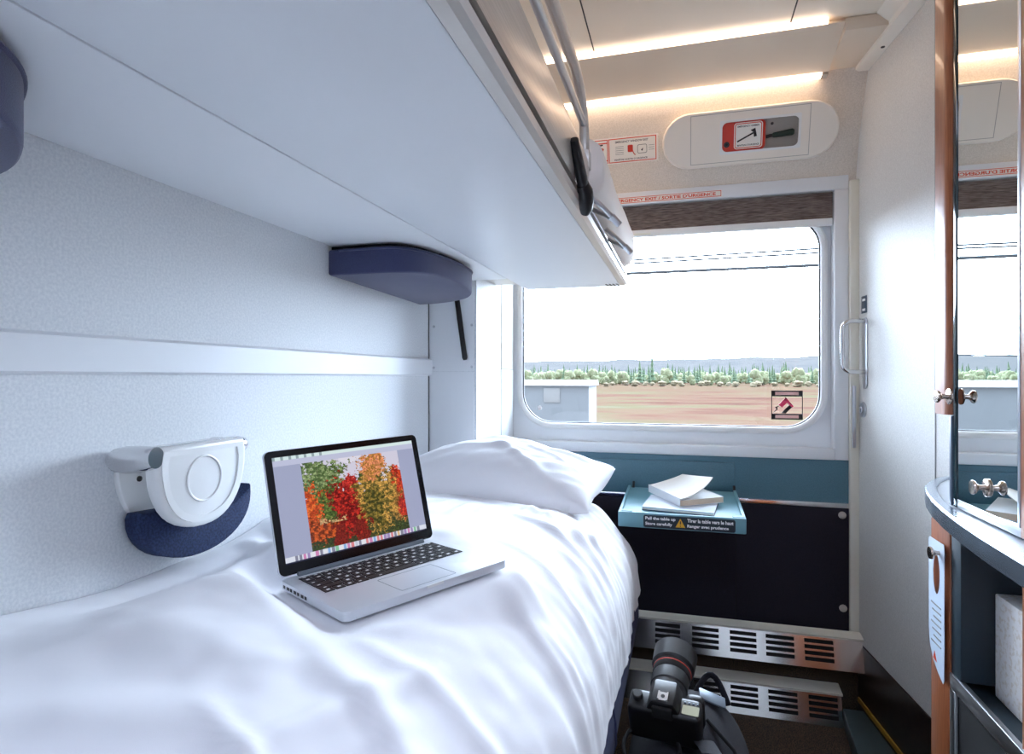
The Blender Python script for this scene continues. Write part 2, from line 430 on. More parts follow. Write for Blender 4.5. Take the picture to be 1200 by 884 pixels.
# ================================================================== SIGNS AND FITTINGS ON THE END WALL
def wf(z, x=0, off=0.0):                       # frame on the leaning upper wall
    dz = .01; a = Vector((x, wally(z), z)); b = Vector((x, wally(z + dz), z + dz)); ey = (b - a).normalized(); ex = Vector((1, 0, 0)); ez = ex.cross(ey)
    return frame(a + ez * off, ex, ey, ez)
# exit lettering on the window head
s = thing('exit_label', 'white label with orange EMERGENCY EXIT lettering on the window head', 'sign', (-.08, D - .012, .68))
Ms = F0(D - .0122)
MB().box((-.31, .679, 0), (.143, .704, .0006), M=Ms).build('label_plate', M_label, s)
mb = MB(); mb.ring([(-.302, .681), (.1395, .681), (.1395, .703), (-.302, .703)], [(-.300, .683), (.1375, .683), (.1375, .701), (-.300, .701)], .0006, .0009, M=Ms); mb.build('border', M_orange, s)
text('lettering', "EMERGENCY EXIT / SORTIE D'URGENCE", Ms @ Matrix.Translation((-.272, .6855, .001)), .392, .0125, M_orange, s, .03)
# instruction sticker
s = thing('exit_instruction_sticker', 'white sticker with orange border and small pictograms left of the hammer box', 'sticker', (-.22, wally(.88), .835))
Ms = wf(.880, 0, .0006); 
def lb(mb, x0, y0, x1, y1, h0, h1): return mb.box((x0, y0 - .88, h0), (x1, y1 - .88, h1), M=Ms)
lb(MB(), -.370, .832, -.090, .930, 0, .0006).build('sticker_face', M_label, s)
mb = MB()
for x0, x1 in ((-.364, -.281), (-.278, -.097)):
    mb.ring([(x0, -.043), (x1, -.043), (x1, .045), (x0, .045)], [(x0 + .003, -.040), (x1 - .003, -.040), (x1 - .003, .042), (x0 + .003, .042)], .0006, .001, M=Ms)
mb.box((-.36, .030, .0006), (-.284, .034, .001), M=Ms); mb.box((-.36, -.034, .0006), (-.284, -.030, .001), M=Ms)
mb.build('border', M_orange, s)
text('lettering', 'EMERGENCY WINDOW EXIT', Ms @ Matrix.Translation((-.252, .028, .0008)), .125, .0075, M_print, s)
text('lettering', "FENÊTRE SORTIE D'URGENCE", Ms @ Matrix.Translation((-.256, -.036, .0008)), .125, .0075, M_print, s)
mb = MB(); mb.prism(rrect(-.205, -.008, -.185, .018, .004, 3), .0008, .0011, M=Ms); mb.tube([(-.186, -.004, .001), (-.182, -.014, .001), (-.176, -.020, .001)], .002, 6, M=Ms); mb.build('red_pictogram', M_red, s); mb = MB()
mb.prism([(-.325, .0), (-.305, -.012), (-.296, .012), (-.316, .022)], .0008, .0011, M=Ms)
mb.build('red_pictogram', M_red, s)
mb = MB()
mb.prism([(-.345, -.027), (-.325, -.008), (-.318, -.014), (-.335, -.030)], .0008, .0011, M=Ms); mb.build('black_pictogram', M_print, s); mb = MB(); mb.prism([(-.320, -.020), (-.300, -.004), (-.292, -.018), (-.312, -.032)], .0008, .0011, M=Ms); mb.build('black_pictogram', M_print, s); mb = MB()
mb.prism([(-.338, .020), (-.300, .024), (-.30, .029), (-.336, .026)], .0008, .0011, M=Ms); mb.build('black_pictogram', M_print, s); mb = MB()
mb.ring(rrect(-.168, -.016, -.132, .016, .006, 3), rrect(-.1665, -.0145, -.1335, .0145, .005, 3), .0008, .0011, M=Ms); mb.build('black_pictogram', M_print, s); mb = MB()
mb.prism([(-.155, -.004), (-.146, .004), (-.149, -.008)], .0008, .0011, M=Ms)
mb.build('black_pictogram', M_print, s)
for k in range(5): MB().box((-.252, .014 - k * .007, .0008), (-.220, .0155 - k * .007, .001), M=Ms).build('print_line', M_grey, s)
for k in range(3): MB().box((-.126, .010 - k * .008, .0008), (-.104, .0115 - k * .008, .001), M=Ms).build('print_line', M_grey, s)

# emergency hammer box
hz = .8865
Mh = wf(hz, .228)
hb = thing('emergency_hammer_box', 'white pill-shaped emergency hammer box on the wall above the window', 'box', (.228, wally(hz), .788))
def capsule(hw, hh, n=14):
    return [(-hw + hh + hh * math.cos(R(90 + 180 * k / n)), hh * math.sin(R(90 + 180 * k / n))) for k in range(n + 1)] + [(hw - hh + hh * math.cos(R(-90 + 180 * k / n)), hh * math.sin(R(-90 + 180 * k / n))) for k in range(n + 1)]
rx0, rx1, rz0, rz1 = .137 - .228, .397 - .228, .835 - hz, .939 - hz
mb = MB()
# body with an opening: ring between capsule and opening of equal counts
cap = capsule(.303, .0985, 13); N = len(cap)
def radial_match(loop, cx, cy, x0, y0, x1, y1):
    out = []
    for x, y in loop:
        dx, dy = x - cx, y - cy; sx = ((x1 - x0) / 2) / abs(dx) if dx else 1e9; sy = ((y1 - y0) / 2) / abs(dy) if dy else 1e9; k = min(sx, sy); out.append((cx + dx * k, cy + dy * k))
    return out
def dense(loop, m=3): return [(a[0] + (b[0] - a[0]) * k / m, a[1] + (b[1] - a[1]) * k / m) for a, b in zip(loop, loop[1:] + loop[:1]) for k in range(m)]
capd = dense(cap, 6)
ccx, ccy = (rx0 + rx1) / 2, (rz0 + rz1) / 2
inn = radial_match(capd, ccx, ccy, rx0, rz0, rx1, rz1)
capin = [(x * .975, y * .93) for x, y in capd]
mb.ring(capin, inn, .020, .042, M=Mh)
t = bmesh.new()
def skirt(u, v):
    k = int(round(u * len(capd))) % len(capd); a, b = capd[k], capin[k]
    ang = v * math.pi / 2; s_, c_ = math.sin(ang), 1 - math.cos(ang)
    return Vector((a[0] + (b[0] - a[0]) * c_, a[1] + (b[1] - a[1]) * c_, -.0 + .042 * s_))
mb.grid(skirt, len(capd), 6, M=Mh, wrap=True)
mb.build('housing', M_warm, hb)
mb = MB(); px0, px1 = .028 - .228, .432 - .228
mb.ring([(px0, -.085), (px1, -.085), (px1, .085), (px0, .085)], [(px0 + .002, -.083), (px1 - .002, -.083), (px1 - .002, .083), (px0 + .002, .083)], .042, .0427, M=Mh); mb.build('panel_joint', M_recess, hb)
mb = MB(); mb.box((rx0 - .006, rz0 - .006, .004), (rx1 + .006, rz1 + .006, .008), M=Mh); mb.build('recess', M_recess, hb)
mb = MB(); o_ = rrect(rx0 - .006, rz0 - .006, rx1 + .006, rz1 + .006, .004, 5); i_ = rrect(rx0 + .002, rz0 + .002, rx1 - .002, rz1 - .002, .018, 5); mb.ring(o_, i_, .041, .0435, M=Mh); mb.build('opening_rim', M_white, hb)
hm = thing('emergency_hammer', 'dark green handled hammer in the red holder of the wall box', 'hammer', Mh @ Vector((.10, 0, .01)))
hz0 = .883 - hz
mb = MB(); mb.tube([(.062, hz0 - .006, .022), (.075, hz0 - .004, .022), (.085, hz0 - .003, .022)], .006, 10, M=Mh); mb.build('neck', M_black, hm)
mb = MB(); mb.tube([(.083, hz0 - .003, .022), (.088, hz0 - .003, .022), (.15, hz0 + .002, .022), (.156, hz0 + .002, .022)], [.006, .009, .0115, .008], 12, M=Mh); mb.build('grip', M_green, hm)
rh = thing('hammer_holder', 'red plastic holder with a white pictogram label in the wall box', 'holder', Mh @ Vector((-.02, -.05, .008)))
mb = MB(); mb.prism(rrect(rx0 + .002, rz0 + .002, .287 - .228, rz1 - .002, .014, 5), .008, .036, M=Mh, bev=.003); mb.build('body', M_red, rh)
mb = MB(); mb.prism(rrect(.180 - .228, rz0 + .008, .277 - .228, rz1 - .006, .010, 4), .036, .0366, M=Mh); mb.build('label', M_label, rh)
mb = MB(); mb.ring(rrect(.183 - .228, rz0 + .011, .274 - .228, rz1 - .009, .008, 4), rrect(.1855 - .228, rz0 + .0135, .2715 - .228, rz1 - .0115, .006, 4), .0366, .0369, M=Mh); mb.build('border', M_orange, rh)
mb = MB(); mb.tube([(-.037, -.018, .037), (.018, .008, .037)], .003, 6, M=Mh); mb.prism([(.008, .018), (.024, .024), (.030, -.004), (.020, -.006), (.018, .010)], .0368, .0374, M=Mh); mb.build('pictogram', M_print, rh)
text('lettering', 'EMERGENCY HAMMER', Mh @ Matrix.Translation((-.036, .030, .0371)), .074, .006, M_print, rh)
text('lettering', "MARTEAU D'URGENCE", Mh @ Matrix.Translation((-.036, -.034, .0371)), .074, .006, M_print, rh)
mb = MB(); mb.lathe([(.010, .036), (.010, .040), (.006, .0405), (.005, .038)], M=Mh @ Matrix.Translation((.155 - .228, .862 - hz, 0)), n=18); mb.build('lock', M_black, rh)
mb = MB(); mb.lathe([(.005, .008), (.005, .012), (.002, .013)], M=Mh @ Matrix.Translation((.083, .034, 0)), n=12); mb.build('screw', M_groove, hb)

# hammer pictogram sticker on the glass
s = thing('window_sticker', 'square black and pink hammer pictogram sticker on the lower right of the glass', 'sticker', (.376, GY, -.16))
Mg = F0(GY + .003)
x0, x1, z0, z1 = .322, .431, -.160, -.051
mb = MB(); mb.ring([(x0, z0), (x1, z0), (x1, z1), (x0, z1)], [(x0 + .003, z0 + .022), (x1 - .003, z0 + .022), (x1 - .003, z1 - .022), (x0 + .003, z1 - .022)], .0, .0006, M=Mg)
mb.prism([(x0 + .035, z0 + .024), (x0 + .048, z0 + .040), (x0 + .060, z0 + .034), (x0 + .050, z0 + .023)], 0, .0008, M=Mg); mb.prism([(x0 + .048, z0 + .040), (x0 + .066, z0 + .058), (x0 + .076, z0 + .050), (x0 + .060, z0 + .034)], 0, .0008, M=Mg)
mb.prism([(x0 + .006, z0 + .024), (x0 + .024, z0 + .040), (x0 + .020, z0 + .044), (x0 + .032, z0 + .054), (x0 + .012, z0 + .046), (x0 + .018, z0 + .041)], 0, .0008, M=Mg)
mb.prism([(x0 + .046, z1 - .022), (x0 + .056, z1 - .030), (x0 + .050, z1 - .032), (x0 + .060, z1 - .042), (x0 + .044, z1 - .034), (x0 + .050, z1 - .031)], 0, .0008, M=Mg)
mb.build('black_print', M_print, s)
mb = MB(); mb.prism([(x0 + .026, z0 + .055), (x0 + .050, z0 + .082), (x0 + .062, z0 + .071), (x0 + .038, z0 + .045)], 0, .0008, M=Mg); mb.prism([(x0 + .052, z0 + .066), (x0 + .060, z0 + .072), (x0 + .078, z0 + .050), (x0 + .072, z0 + .046)], 0, .0009, M=Mg); mb.build('pink_print', M_pink, s)
for za in (z0 + .005, z1 - .017): MB().box((x0 + .014, za, .0006), (x1 - .014, za + .012, .0011), M=Mg).build('pale_band', M_pinkl, s)

# ================================================================== RIGHT WALL FITTINGS
def RF(Y, z, off=0): return frame(RW(Y, z, off), -dR, UP, nR)     # local x away from window, y up, z into cabin
a = PR(1014.5, 380); b = PR(1014.5, 440)
hd = thing('grab_rail', 'chrome bar grab rail on the right wall beside the window', 'grab rail', RW(a.y, b.z))
mb = MB(); L = .075; za, zb = PR(1015, 376).z, PR(1015, 436).z
path = [Vector((0, 0, 0))]
pts = [(0, za, 0), (0, za, L - .03)] + [(0, za - .03 + .03 * math.cos(R(t)), L - .03 + .03 * math.sin(R(t))) for t in (15, 30, 45, 60, 75, 90)]
pts += [(0, zb + .03 - .03 * math.sin(R(t)), L - .03 + .03 * math.cos(R(t))) for t in (0, 15, 30, 45, 60, 75, 90)] + [(0, zb, 0)]
Mh2 = RF(a.y, 0)
mb.tube(pts, .0075, 12, M=Mh2); mb.build('bar', M_chrome, hd)
mb = MB(); mb.prism(rrect(-.022, PR(1015, 456).z, .018, PR(1015, 372).z, .018, 6), 0, .003, M=Mh2, bev=.001); mb.build('backplate', M_steel, hd)
p = PR(1013, 357); s = thing('number_plaque', 'small dark blue plaque with white lettering above the chrome grab rail', 'plaque', p)
Mp = RF(p.y, p.z); mb = MB(); mb.box((-.022, -.030, 0), (.022, .030, .002), .001, M=Mp); mb.build('plate', M_plaque, s)
for za in (.012, -.022): MB().box((-.012, za, .002), (.012, za + .008, .0024), M=Mp).build('lettering', M_wprint, s)
p = PR(1012, 480.5); s = thing('key_lock', 'round steel key lock on the right wall below the grab rail', 'lock', p)
Mp = RF(p.y, p.z); MB().lathe([(.027, 0), (.027, .003), (.024, .005), (.0, .005)], M=Mp).build('rosette', M_steel, s)
MB().lathe([(.012, .005), (.012, .009), (.0, .009)], M=Mp).build('cylinder', M_chrome, s)
MB().box((-.0015, -.008, .009), (.0015, .004, .0095), M=Mp).build('keyhole', M_black, s)
mb = MB(); p0 = P(1000.5, 452, Y=2.388); p1 = P(1000.5, 525, Y=2.388)
mb.box((p0.x - .006, 2.378, p1.z), (p0.x + .006, 2.391, p0.z), .004)
tag(mb.build('latch_strip', M_steel), 'narrow vertical chrome latch strip in the corner right of the window', 'latch')

# ================================================================== UPPER BERTH
ub = thing('upper_berth', 'pale upper bunk with aluminium front rail overhanging the bed', 'bunk', (-.5, 1.2, .326))
Yn, Yf = .12, 2.2
mb = MB()
def exY(poly, y0, y1, bev=0): return mb.prism(poly, y0, y1, fn=lambda x, y, h: (x, h, y), bev=bev)
mb.box((-.562, Yn, .326), (-.214, Yf, .346), .004)
mb.build('underside_panel', M_berth, ub)
mb = MB(); mb.box((-.849, Yn, .3275), (-.566, 1.945, .346), .003); mb.build('wall_side_panel', M_berth, ub)
mb = MB(); exY([(-.2135, .326), (-.198, .3275), (-.191, .334), (-.190, .347), (-.195, .350), (-.2135, .350)], Yn, Yf, .002); mb.build('edge_lip', M_rail, ub)
mb = MB(); exY([(-.214, .3505), (-.200, .3505), (-.200, .3655), (-.214, .3655)], Yn, 2.19); mb.build('groove', M_groove, ub)
mb = MB(); exY([(-.214, .366), (-.193, .366), (-.190, .380), (-.190, .448), (-.195, .466), (-.204, .470), (-.214, .468)], Yn, 1.27, .002); mb.build('front_panel', M_beige, ub)
mb = MB(); exY([(-.214, .366), (-.193, .366), (-.193, .372), (-.214, .372)], 1.2705, 2.195); mb.build('rear_rail', M_steel, ub)
mb = MB(); mb.box((-.84, Yn, .347), (-.216, 2.19, .37)); mb.build('deck', M_rail, ub)
gr = [(-.2, Yn, .597), (-.2, 1.0, .597), (-.2, 1.15, .597)] + [(-.2, 1.15 + .127 * math.sin(R(t)), .490 + .107 * math.cos(R(t))) for t in range(9, 91, 9)] + [(-.2, 1.277, .455)]
mb = MB(); mb.tube(gr, .0135, 12, flat=.75); mb.build('guard_rail', M_rail, ub)
mb = MB(); mb.tube([(-.2, Yn, .530), (-.2, 1.274, .530)], .0075, 12); mb.build('guard_rod', M_steel, ub)
mb = MB(); mb.box((-.212, 1.262, .44), (-.188, 1.292, .478), .003); mb.build('rail_socket', M_rail, ub)
# latch lever
mb = MB(); mb.tube([(-.184, 1.055, .418), (-.184, 1.075, .402), (-.181, 1.115, .372), (-.180, 1.135, .358)], [.008, .0105, .011, .010], 12); mb.tube([(-.181, 1.13, .362), (-.178, 1.145, .352), (-.178, 1.158, .338), (-.180, 1.165, .325), (-.183, 1.172, .317)], [.012, .015, .015, .013, .008], 12)
lv = mb.build('latch_lever', M_black, ub); tag(lv, 'black latch lever')
mb = MB(); mb.box((-.188, 1.15, .338), (-.166, 1.172, .352), .003); mb.build('latch_catch', M_steel, lv)
for yb in (1.27, 1.575):
    mb = MB()
    mb.tube([(-.192, yb, .384), (-.165, yb + .018, .362), (-.138, yb + .036, .335)], .0055, 10); mb.tube([(-.192, yb + .075, .372), (-.165, yb + .055, .354), (-.138, yb + .038, .333)], .005, 10)
    mb.tube([(-.146, yb + .030, .343), (-.130, yb + .040, .326)], .0075, 12)
    mb.build('ladder_hook', M_steel, ub)
mb = MB()
for k in range(4): mb.prism([(-.262 + k * .012, 2.135), (-.256 + k * .012, 2.135), (-.252 + k * .012, 2.18), (-.258 + k * .012, 2.18)], .3252, .3262)
mb.build('vent_slots', M_groove, ub)

# mattress on the upper berth
def mprof(u):                      # rounded section (0..1) around
    n = 4.0; a = 2 * math.pi * u; c_, s_ = math.cos(a), math.sin(a)
    return math.copysign(abs(c_) ** (2 / n), c_), math.copysign(abs(s_) ** (2 / n), s_)
mb = MB()
def mattress(u, v):
    y = .16 + v * 2.03; e = 1.0
    dv = min(v, 1 - v) * 2.03
    k = 1 if dv > .07 else math.sqrt(max(0.0, 1 - (1 - dv / .07) ** 2)) * .5 + .5
    x1 = -.218 + .056 * smooth01((y - 1.275) / .03)
    cx, hw = (-.835 + x1) / 2, (x1 + .835) / 2
    cz, hh = .453, .081
    a, b = mprof(u)
    x, z = cx + a * hw * (.96 + .04 * k), cz + b * hh * (k if b > 0 else 1)
    x += (.006 * noise.noise(Vector((x * 5, y * 7, z * 9))) if y > 1.45 else 0)
    return Vector((x, y, max(z, .3715)))
mb.grid(mattress, 48, 80, wrap=True)
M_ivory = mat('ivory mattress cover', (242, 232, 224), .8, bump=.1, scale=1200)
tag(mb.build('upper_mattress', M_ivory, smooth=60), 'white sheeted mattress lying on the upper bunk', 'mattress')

# ================================================================== WEDGE CUSHIONS UNDER THE BERTH
cu_plan = [(-.849, 1.33), (-.70, 1.33), (-.655, 1.345), (-.622, 1.40), (-.603, 1.50), (-.596, 1.60), (-.602, 1.69), (-.622, 1.745), (-.66, 1.79), (-.72, 1.83), (-.78, 1.855), (-.849, 1.865)]
def spl(pts, m=5):
    out = []
    for i in range(len(pts) - 1):
        p0, p1, p2, p3 = pts[max(i - 1, 0)], pts[i], pts[i + 1], pts[min(i + 2, len(pts) - 1)]
        for k in range(m):
            t = k / m
            out.append(tuple(.5 * (2 * p1[j] + (p2[j] - p0[j]) * t + (2 * p0[j] - 5 * p1[j] + 4 * p2[j] - p3[j]) * t * t + (3 * p1[j] - p0[j] - 3 * p2[j] + p3[j]) * t ** 3) for j in (0, 1)))
    return out + [pts[-1]]
cu_plan = spl(cu_plan, 4)
def cushion(label):
    t = thing('headrest_cushion', label, 'cushion', (-.73, 1.6, .25), 'navy cushions under the upper bunk')
    mb = MB(); mb.prism(cu_plan, .252, .318, bev=.007, seg=3, fn=lambda x, y, h: (x, y, h + (.318 - h) * .16 * math.sin((y - 1.33) * 9))); mb.build('pad', M_navy, t)
    mb = MB(); ins = [(max(x, -.849) if x < -.84 else x - .012, y + (.012 if y < 1.5 else -.012)) for x, y in cu_plan]; mb.prism(ins, .3185, .3258); mb.build('backing_board', M_blackm, t)
    mb = MB(); pts = [Vector((x, y, .3135)) for x, y in cu_plan[1:]]; mb.tube(pts, .0035, 8); mb.build('piping', M_navy, t)
    return t
c1 = cushion('navy cushion under the bunk at the window end, near the corner')
c2 = copy_tree(c1); c2.location.y -= 1.322; c2['label'] = 'navy cushion under the bunk at the upper left edge of the photo'
mb = MB(); p0 = P(534.5, 343, Y=1.9455); p1 = P(545, 422, Y=1.9455)
mb.tube([p0, p0.lerp(p1, .03), p0.lerp(p1, .97), p1], [.006, .0095, .0095, .006], 12, flat=.7)
tag(mb.build('pivot_arm', M_black), 'slim black arm slanting down the corner panel below the navy cushion', 'arm')

# ================================================================== FOLDED ARMREST ON THE LEFT WALL
ar = thing('folding_armrest', 'white D-shaped folding armrest with chrome ends on the left wall', 'armrest', (-.85, .84, -.30))
MW = frame((-.85, 0, 0), (0, 1, 0), (0, 0, 1), (1, 0, 0))                 # local x = Y, y = Z, z = away from the wall
def dshape(y0, y1, zt, zb, n=22, top=.012, p=2.3):
    cy, hw = (y0 + y1) / 2, (y1 - y0) / 2; h = zt - zb
    pts = [(y0 + .004, zt), (y1 - .004, zt)]
    for k in range(n + 1):
        a = -math.pi * k / n
        c_, s_ = math.cos(a), math.sin(a)
        pts.append((cy + hw * math.copysign(abs(c_) ** (2 / p), c_), zt - h * .14 + (h * .86) * -abs(s_) ** (2 / p)))
    return pts
mb = MB(); mb.prism(dshape(.735, 1.0, -.115, -.262), 0, .012, M=MW, bev=.003); mb.build('wall_plate', M_white, ar)
pk = [(.748, -.212)] + [(.868 - .125 * math.cos(R(180 * k / 20)), -.222 - .085 * math.sin(R(180 * k / 20)) ** .9) for k in range(21)] + [(.992, -.206)]
pk += [(.985, -.215), (.95, -.235), (.90, -.232), (.84, -.219), (.79, -.215)]
mb = MB(); mb.prism(pk, .0125, .046, M=MW, bev=.004); tag(mb.build('pad', M_navyd, ar), 'navy fabric pad')
pd = thing_pd = None
poly = dshape(.735, .932, -.110, -.247)
mb = MB(); mb.prism(poly, .060, .084, M=MW, bev=.006, seg=3)
mb.build('paddle', M_white, ar)
cy_, cz_ = .832, -.168
def scl(k, kz=None): return [(cy_ + (x - cy_) * k, cz_ + (z - cz_) * (kz or k)) for x, z in poly]
mb = MB(); mb.ring(scl(.90, .90), scl(.78, .76), .0835, .0862, M=MW); mb.build('raised_border', M_white, ar)
mb = MB(); mb.tube([(cy_ + .037 * math.cos(R(a)), -.168 + .037 * math.sin(R(a)), .084) for a in range(0, 360, 12)], .0022, 8, closed=True, M=MW); mb.build('round_boss', M_white, ar)
mb = MB(); mb.tube([(.735, -.128, .002), (.733, -.128, .014), (.732, -.127, .034), (.732, -.125, .056), (.732, -.123, .074), (.7325, -.122, .082), (.733, -.122, .087)], [.013, .0185, .021, .0205, .0185, .017, .0162], 20, M=MW); tag(mb.build('hinge_cap', M_chrome, ar), 'chrome end cap nearer the camera')
mb = MB(); mb.lathe([(.014, 0), (.015, .006), (.013, .016), (.008, .022), (.0, .024)], M=frame((-.79, .934, -.124), (1, 0, 0), (0, 0, 1), (0, 1, 0)) , n=20); mb.tube([(.941, -.124, .002), (.939, -.124, .06)], .012, 14, M=MW); tag(mb.build('hinge_cap', M_chrome, ar), 'chrome end cap farther from the camera')
mb = MB(); mb.tube([(.735, -.113, .058), (.932, -.113, .058)], .004, 8, M=MW); mb.build('hinge_rod', M_chrome, ar)
mb = MB(); mb.lathe([(.0045, .012), (.0045, .014), (.002, .0148)], M=MW @ Matrix.Translation((.772, -.163, 0)), n=12); mb.build('screw', M_groove, ar)

# ================================================================== LOWER BED
bn = thing('seat_bench', 'dark navy upholstered bench carrying the bed', 'bench', (-.5, 1.1, FZ))
mb = MB(); mb.prism([(-.845, -.43), (-.33, -.46), (-.22, -.55), (-.166, -.61), (-.148, -.66), (-.137, -.72), (-.136, -.77), (-.150, -.815), (-.205, -.84), (-.845, -.84)], .18, 2.0, fn=lambda x, y, h: (x, h, y), bev=.012, seg=3); mb.build('seat_cushion', M_navyb, bn)
mb = MB(); mb.box((-.845, .2, FZ), (-.235, 1.93, -.842), .01); mb.build('plinth', M_blackm, bn)
for y in (.75, 1.28):
    mb = MB(); mb.tube([(-.150, y, -.66), (-.1365, y, -.725), (-.1355, y + .004, -.77), (-.150, y + .006, -.815)], .0035, 8); mb.build('seam', M_navyb, bn)

# laptop frame (from its corners)
LW, LD, LT = .314, .219, .014
Rl = Matrix.Rotation(1.0379, 4, 'Z') @ Matrix.Rotation(-.0259, 4, 'X') @ Matrix.Rotation(-.0346, 4, 'Y')
ML = Matrix.Translation((-.4538, .749, -.33)) @ Rl
MLi = ML.inverted()
prof = [(-.848, -.297), (-.78, -.300), (-.62, -.314), (-.48, -.332), (-.36, -.350), (-.28, -.378), (-.21, -.44), (-.160, -.52), (-.138, -.60), (-.130, -.69)]
seg = [0]
for a, b in zip(prof, prof[1:]): seg.append(seg[-1] + math.dist(a, b))
def prof_at(s):
    d = s * seg[-1]
    for i in range(len(seg) - 1):
        if d <= seg[i + 1] + 1e-9:
            t = (d - seg[i]) / (seg[i + 1] - seg[i]); break
    p0 = prof[max(i - 1, 0)]; p1 = prof[i]; p2 = prof[i + 1]; p3 = prof[min(i + 2, len(prof) - 1)]
    f = lambda k: .5 * (2 * p1[k] + (p2[k] - p0[k]) * t + (2 * p0[k] - 5 * p1[k] + 4 * p2[k] - p3[k]) * t * t + (3 * p1[k] - p0[k] - 3 * p2[k] + p3[k]) * t ** 3)
    return f(0), f(1)
YD0, YD1 = .10, 2.035
def ridge(x, y, ax, ay, bx, by, w, h):
    vx, vy = bx - ax, by - ay; L2 = vx * vx + vy * vy
    t = max(0, min(1, ((x - ax) * vx + (y - ay) * vy) / L2)); d = math.hypot(x - ax - vx * t, y - ay - vy * t)
    return h * math.exp(-(d / w) ** 2) * math.sin(math.pi * min(1, max(0, t * .9 + .05))) ** .5
RID = []
rg = random.Random(3)
for k in range(26):                                   # folds fanning from the hanging edge
    y = .25 + 1.75 * rg.random(); L = .14 + .2 * rg.random(); RID.append((-.15, y, -.15 - L, y - .02 + .16 * rg.random(), .010 + .012 * rg.random(), .004 + .006 * rg.random()))
for k in range(16):
    x = -.30 - .5 * rg.random(); y = .35 + 1.1 * rg.random(); a = R(rg.uniform(20, 75)); L = .1 + .22 * rg.random()
    RID.append((x, y, x + L * math.cos(a), y + L * math.sin(a), .014 + .014 * rg.random(), .003 + .005 * rg.random()))
for k in range(9):                                    # gathered folds in front of the pillow
    t = k / 8; x = -.62 + .40 * t; y = 1.44 + .19 * t; RID.append((x, y, x - .03 + .02 * rg.random(), y - .10 - .06 * rg.random(), .012, .008))
RID += [(-.40, .42, -.30, .72, .02, .012), (-.36, .40, -.27, .60, .014, -.008), (-.80, .99, -.60, .86, .022, .020), (-.83, 1.08, -.66, 1.0, .018, .014), (-.70, .60, -.42, .60, .05, .010), (-.66, .38, -.40, .52, .04, .010)]
def duvet(u, v):
    x, z = prof_at(u); y = YD0 + v * (YD1 - YD0)
    x2, z2 = prof_at(min(1, u + .01)); x1, z1 = prof_at(max(0, u - .01))
    tx, tz = x2 - x1, z2 - z1; L = math.hypot(tx, tz) or 1; nx, nz = -tz / L, tx / L
    if nz < 0 and u < .6: nx, nz = -nx, -nz
    if nx < 0: nx = abs(nx)
    s = u * seg[-1] - .85
    w = .012 * noise.noise(Vector((x * 2.2, y * 1.8, 3.1))) + .006 * noise.noise(Vector((s * 6, y * 5, 1.7)))
    w += .0025 * noise.noise(Vector((s * 22 + y * 9, y * 24 - s * 8, 5.7)))
    fold = smooth01((u - .55) / .25)
    w += fold * (.006 * noise.noise(Vector((s * 2.5, y * 14, 9.2))) + .004 * noise.noise(Vector((s * 4, y * 30, 2.2))))
    for rdg in RID: w += ridge(x, y, *rdg) if abs(x - rdg[0]) < .5 and abs(y - rdg[1]) < .5 else 0
    w *= .92
    k = smooth01((y - 1.4) / .55)
    dz = -.035 * k * (1 - smooth01((u - .7) / .2) * .6)
    end = smooth01((y - (YD1 - .10)) / .10)
    dz -= .030 * smooth01((-.68 - x) / .1) * smooth01((y - .45) / .3) * (1 - smooth01((y - .95) / .2))
    p = Vector((x + nx * w * (1 if u > .05 else 0), y, z + nz * w + dz - .10 * end * end * (1 - u)))
    # the laptop presses its own flat patch
    if u < .72:
        q = MLi @ p
        dx = max(-q.x, q.x - LW, 0); dy = max(-q.y, q.y - LD, 0); d = math.hypot(dx, dy)
        wt = 1 - smooth01((d - .006) / .07)
        if wt > 0:
            target = ML @ Vector((q.x, q.y, -LT - .0055)); 
            p.z = p.z * (1 - wt) + target.z * wt if d > .006 else min(target.z, max(p.z, target.z - .0))
            if d <= .006: p.z = target.z
    if u > .6: p.z += .065 * ((u - .6) / .4) ** 2 * (1 - smooth01((y - .8) / .9)) + .006 * math.sin(y * 23) * smooth01((u - .85) / .15)
    return p
mb = MB(); mb.grid(duvet, 150, 230)
dv = mb.build('duvet', M_sheet, smooth=180)
for poly_ in dv.data.polygons: pass
sd = dv.modifiers.new('thickness', 'SOLIDIFY'); sd.thickness = .006; sd.offset = -1
tag(dv, 'white cotton duvet spread over the lower bed, draping at its open side', 'duvet')

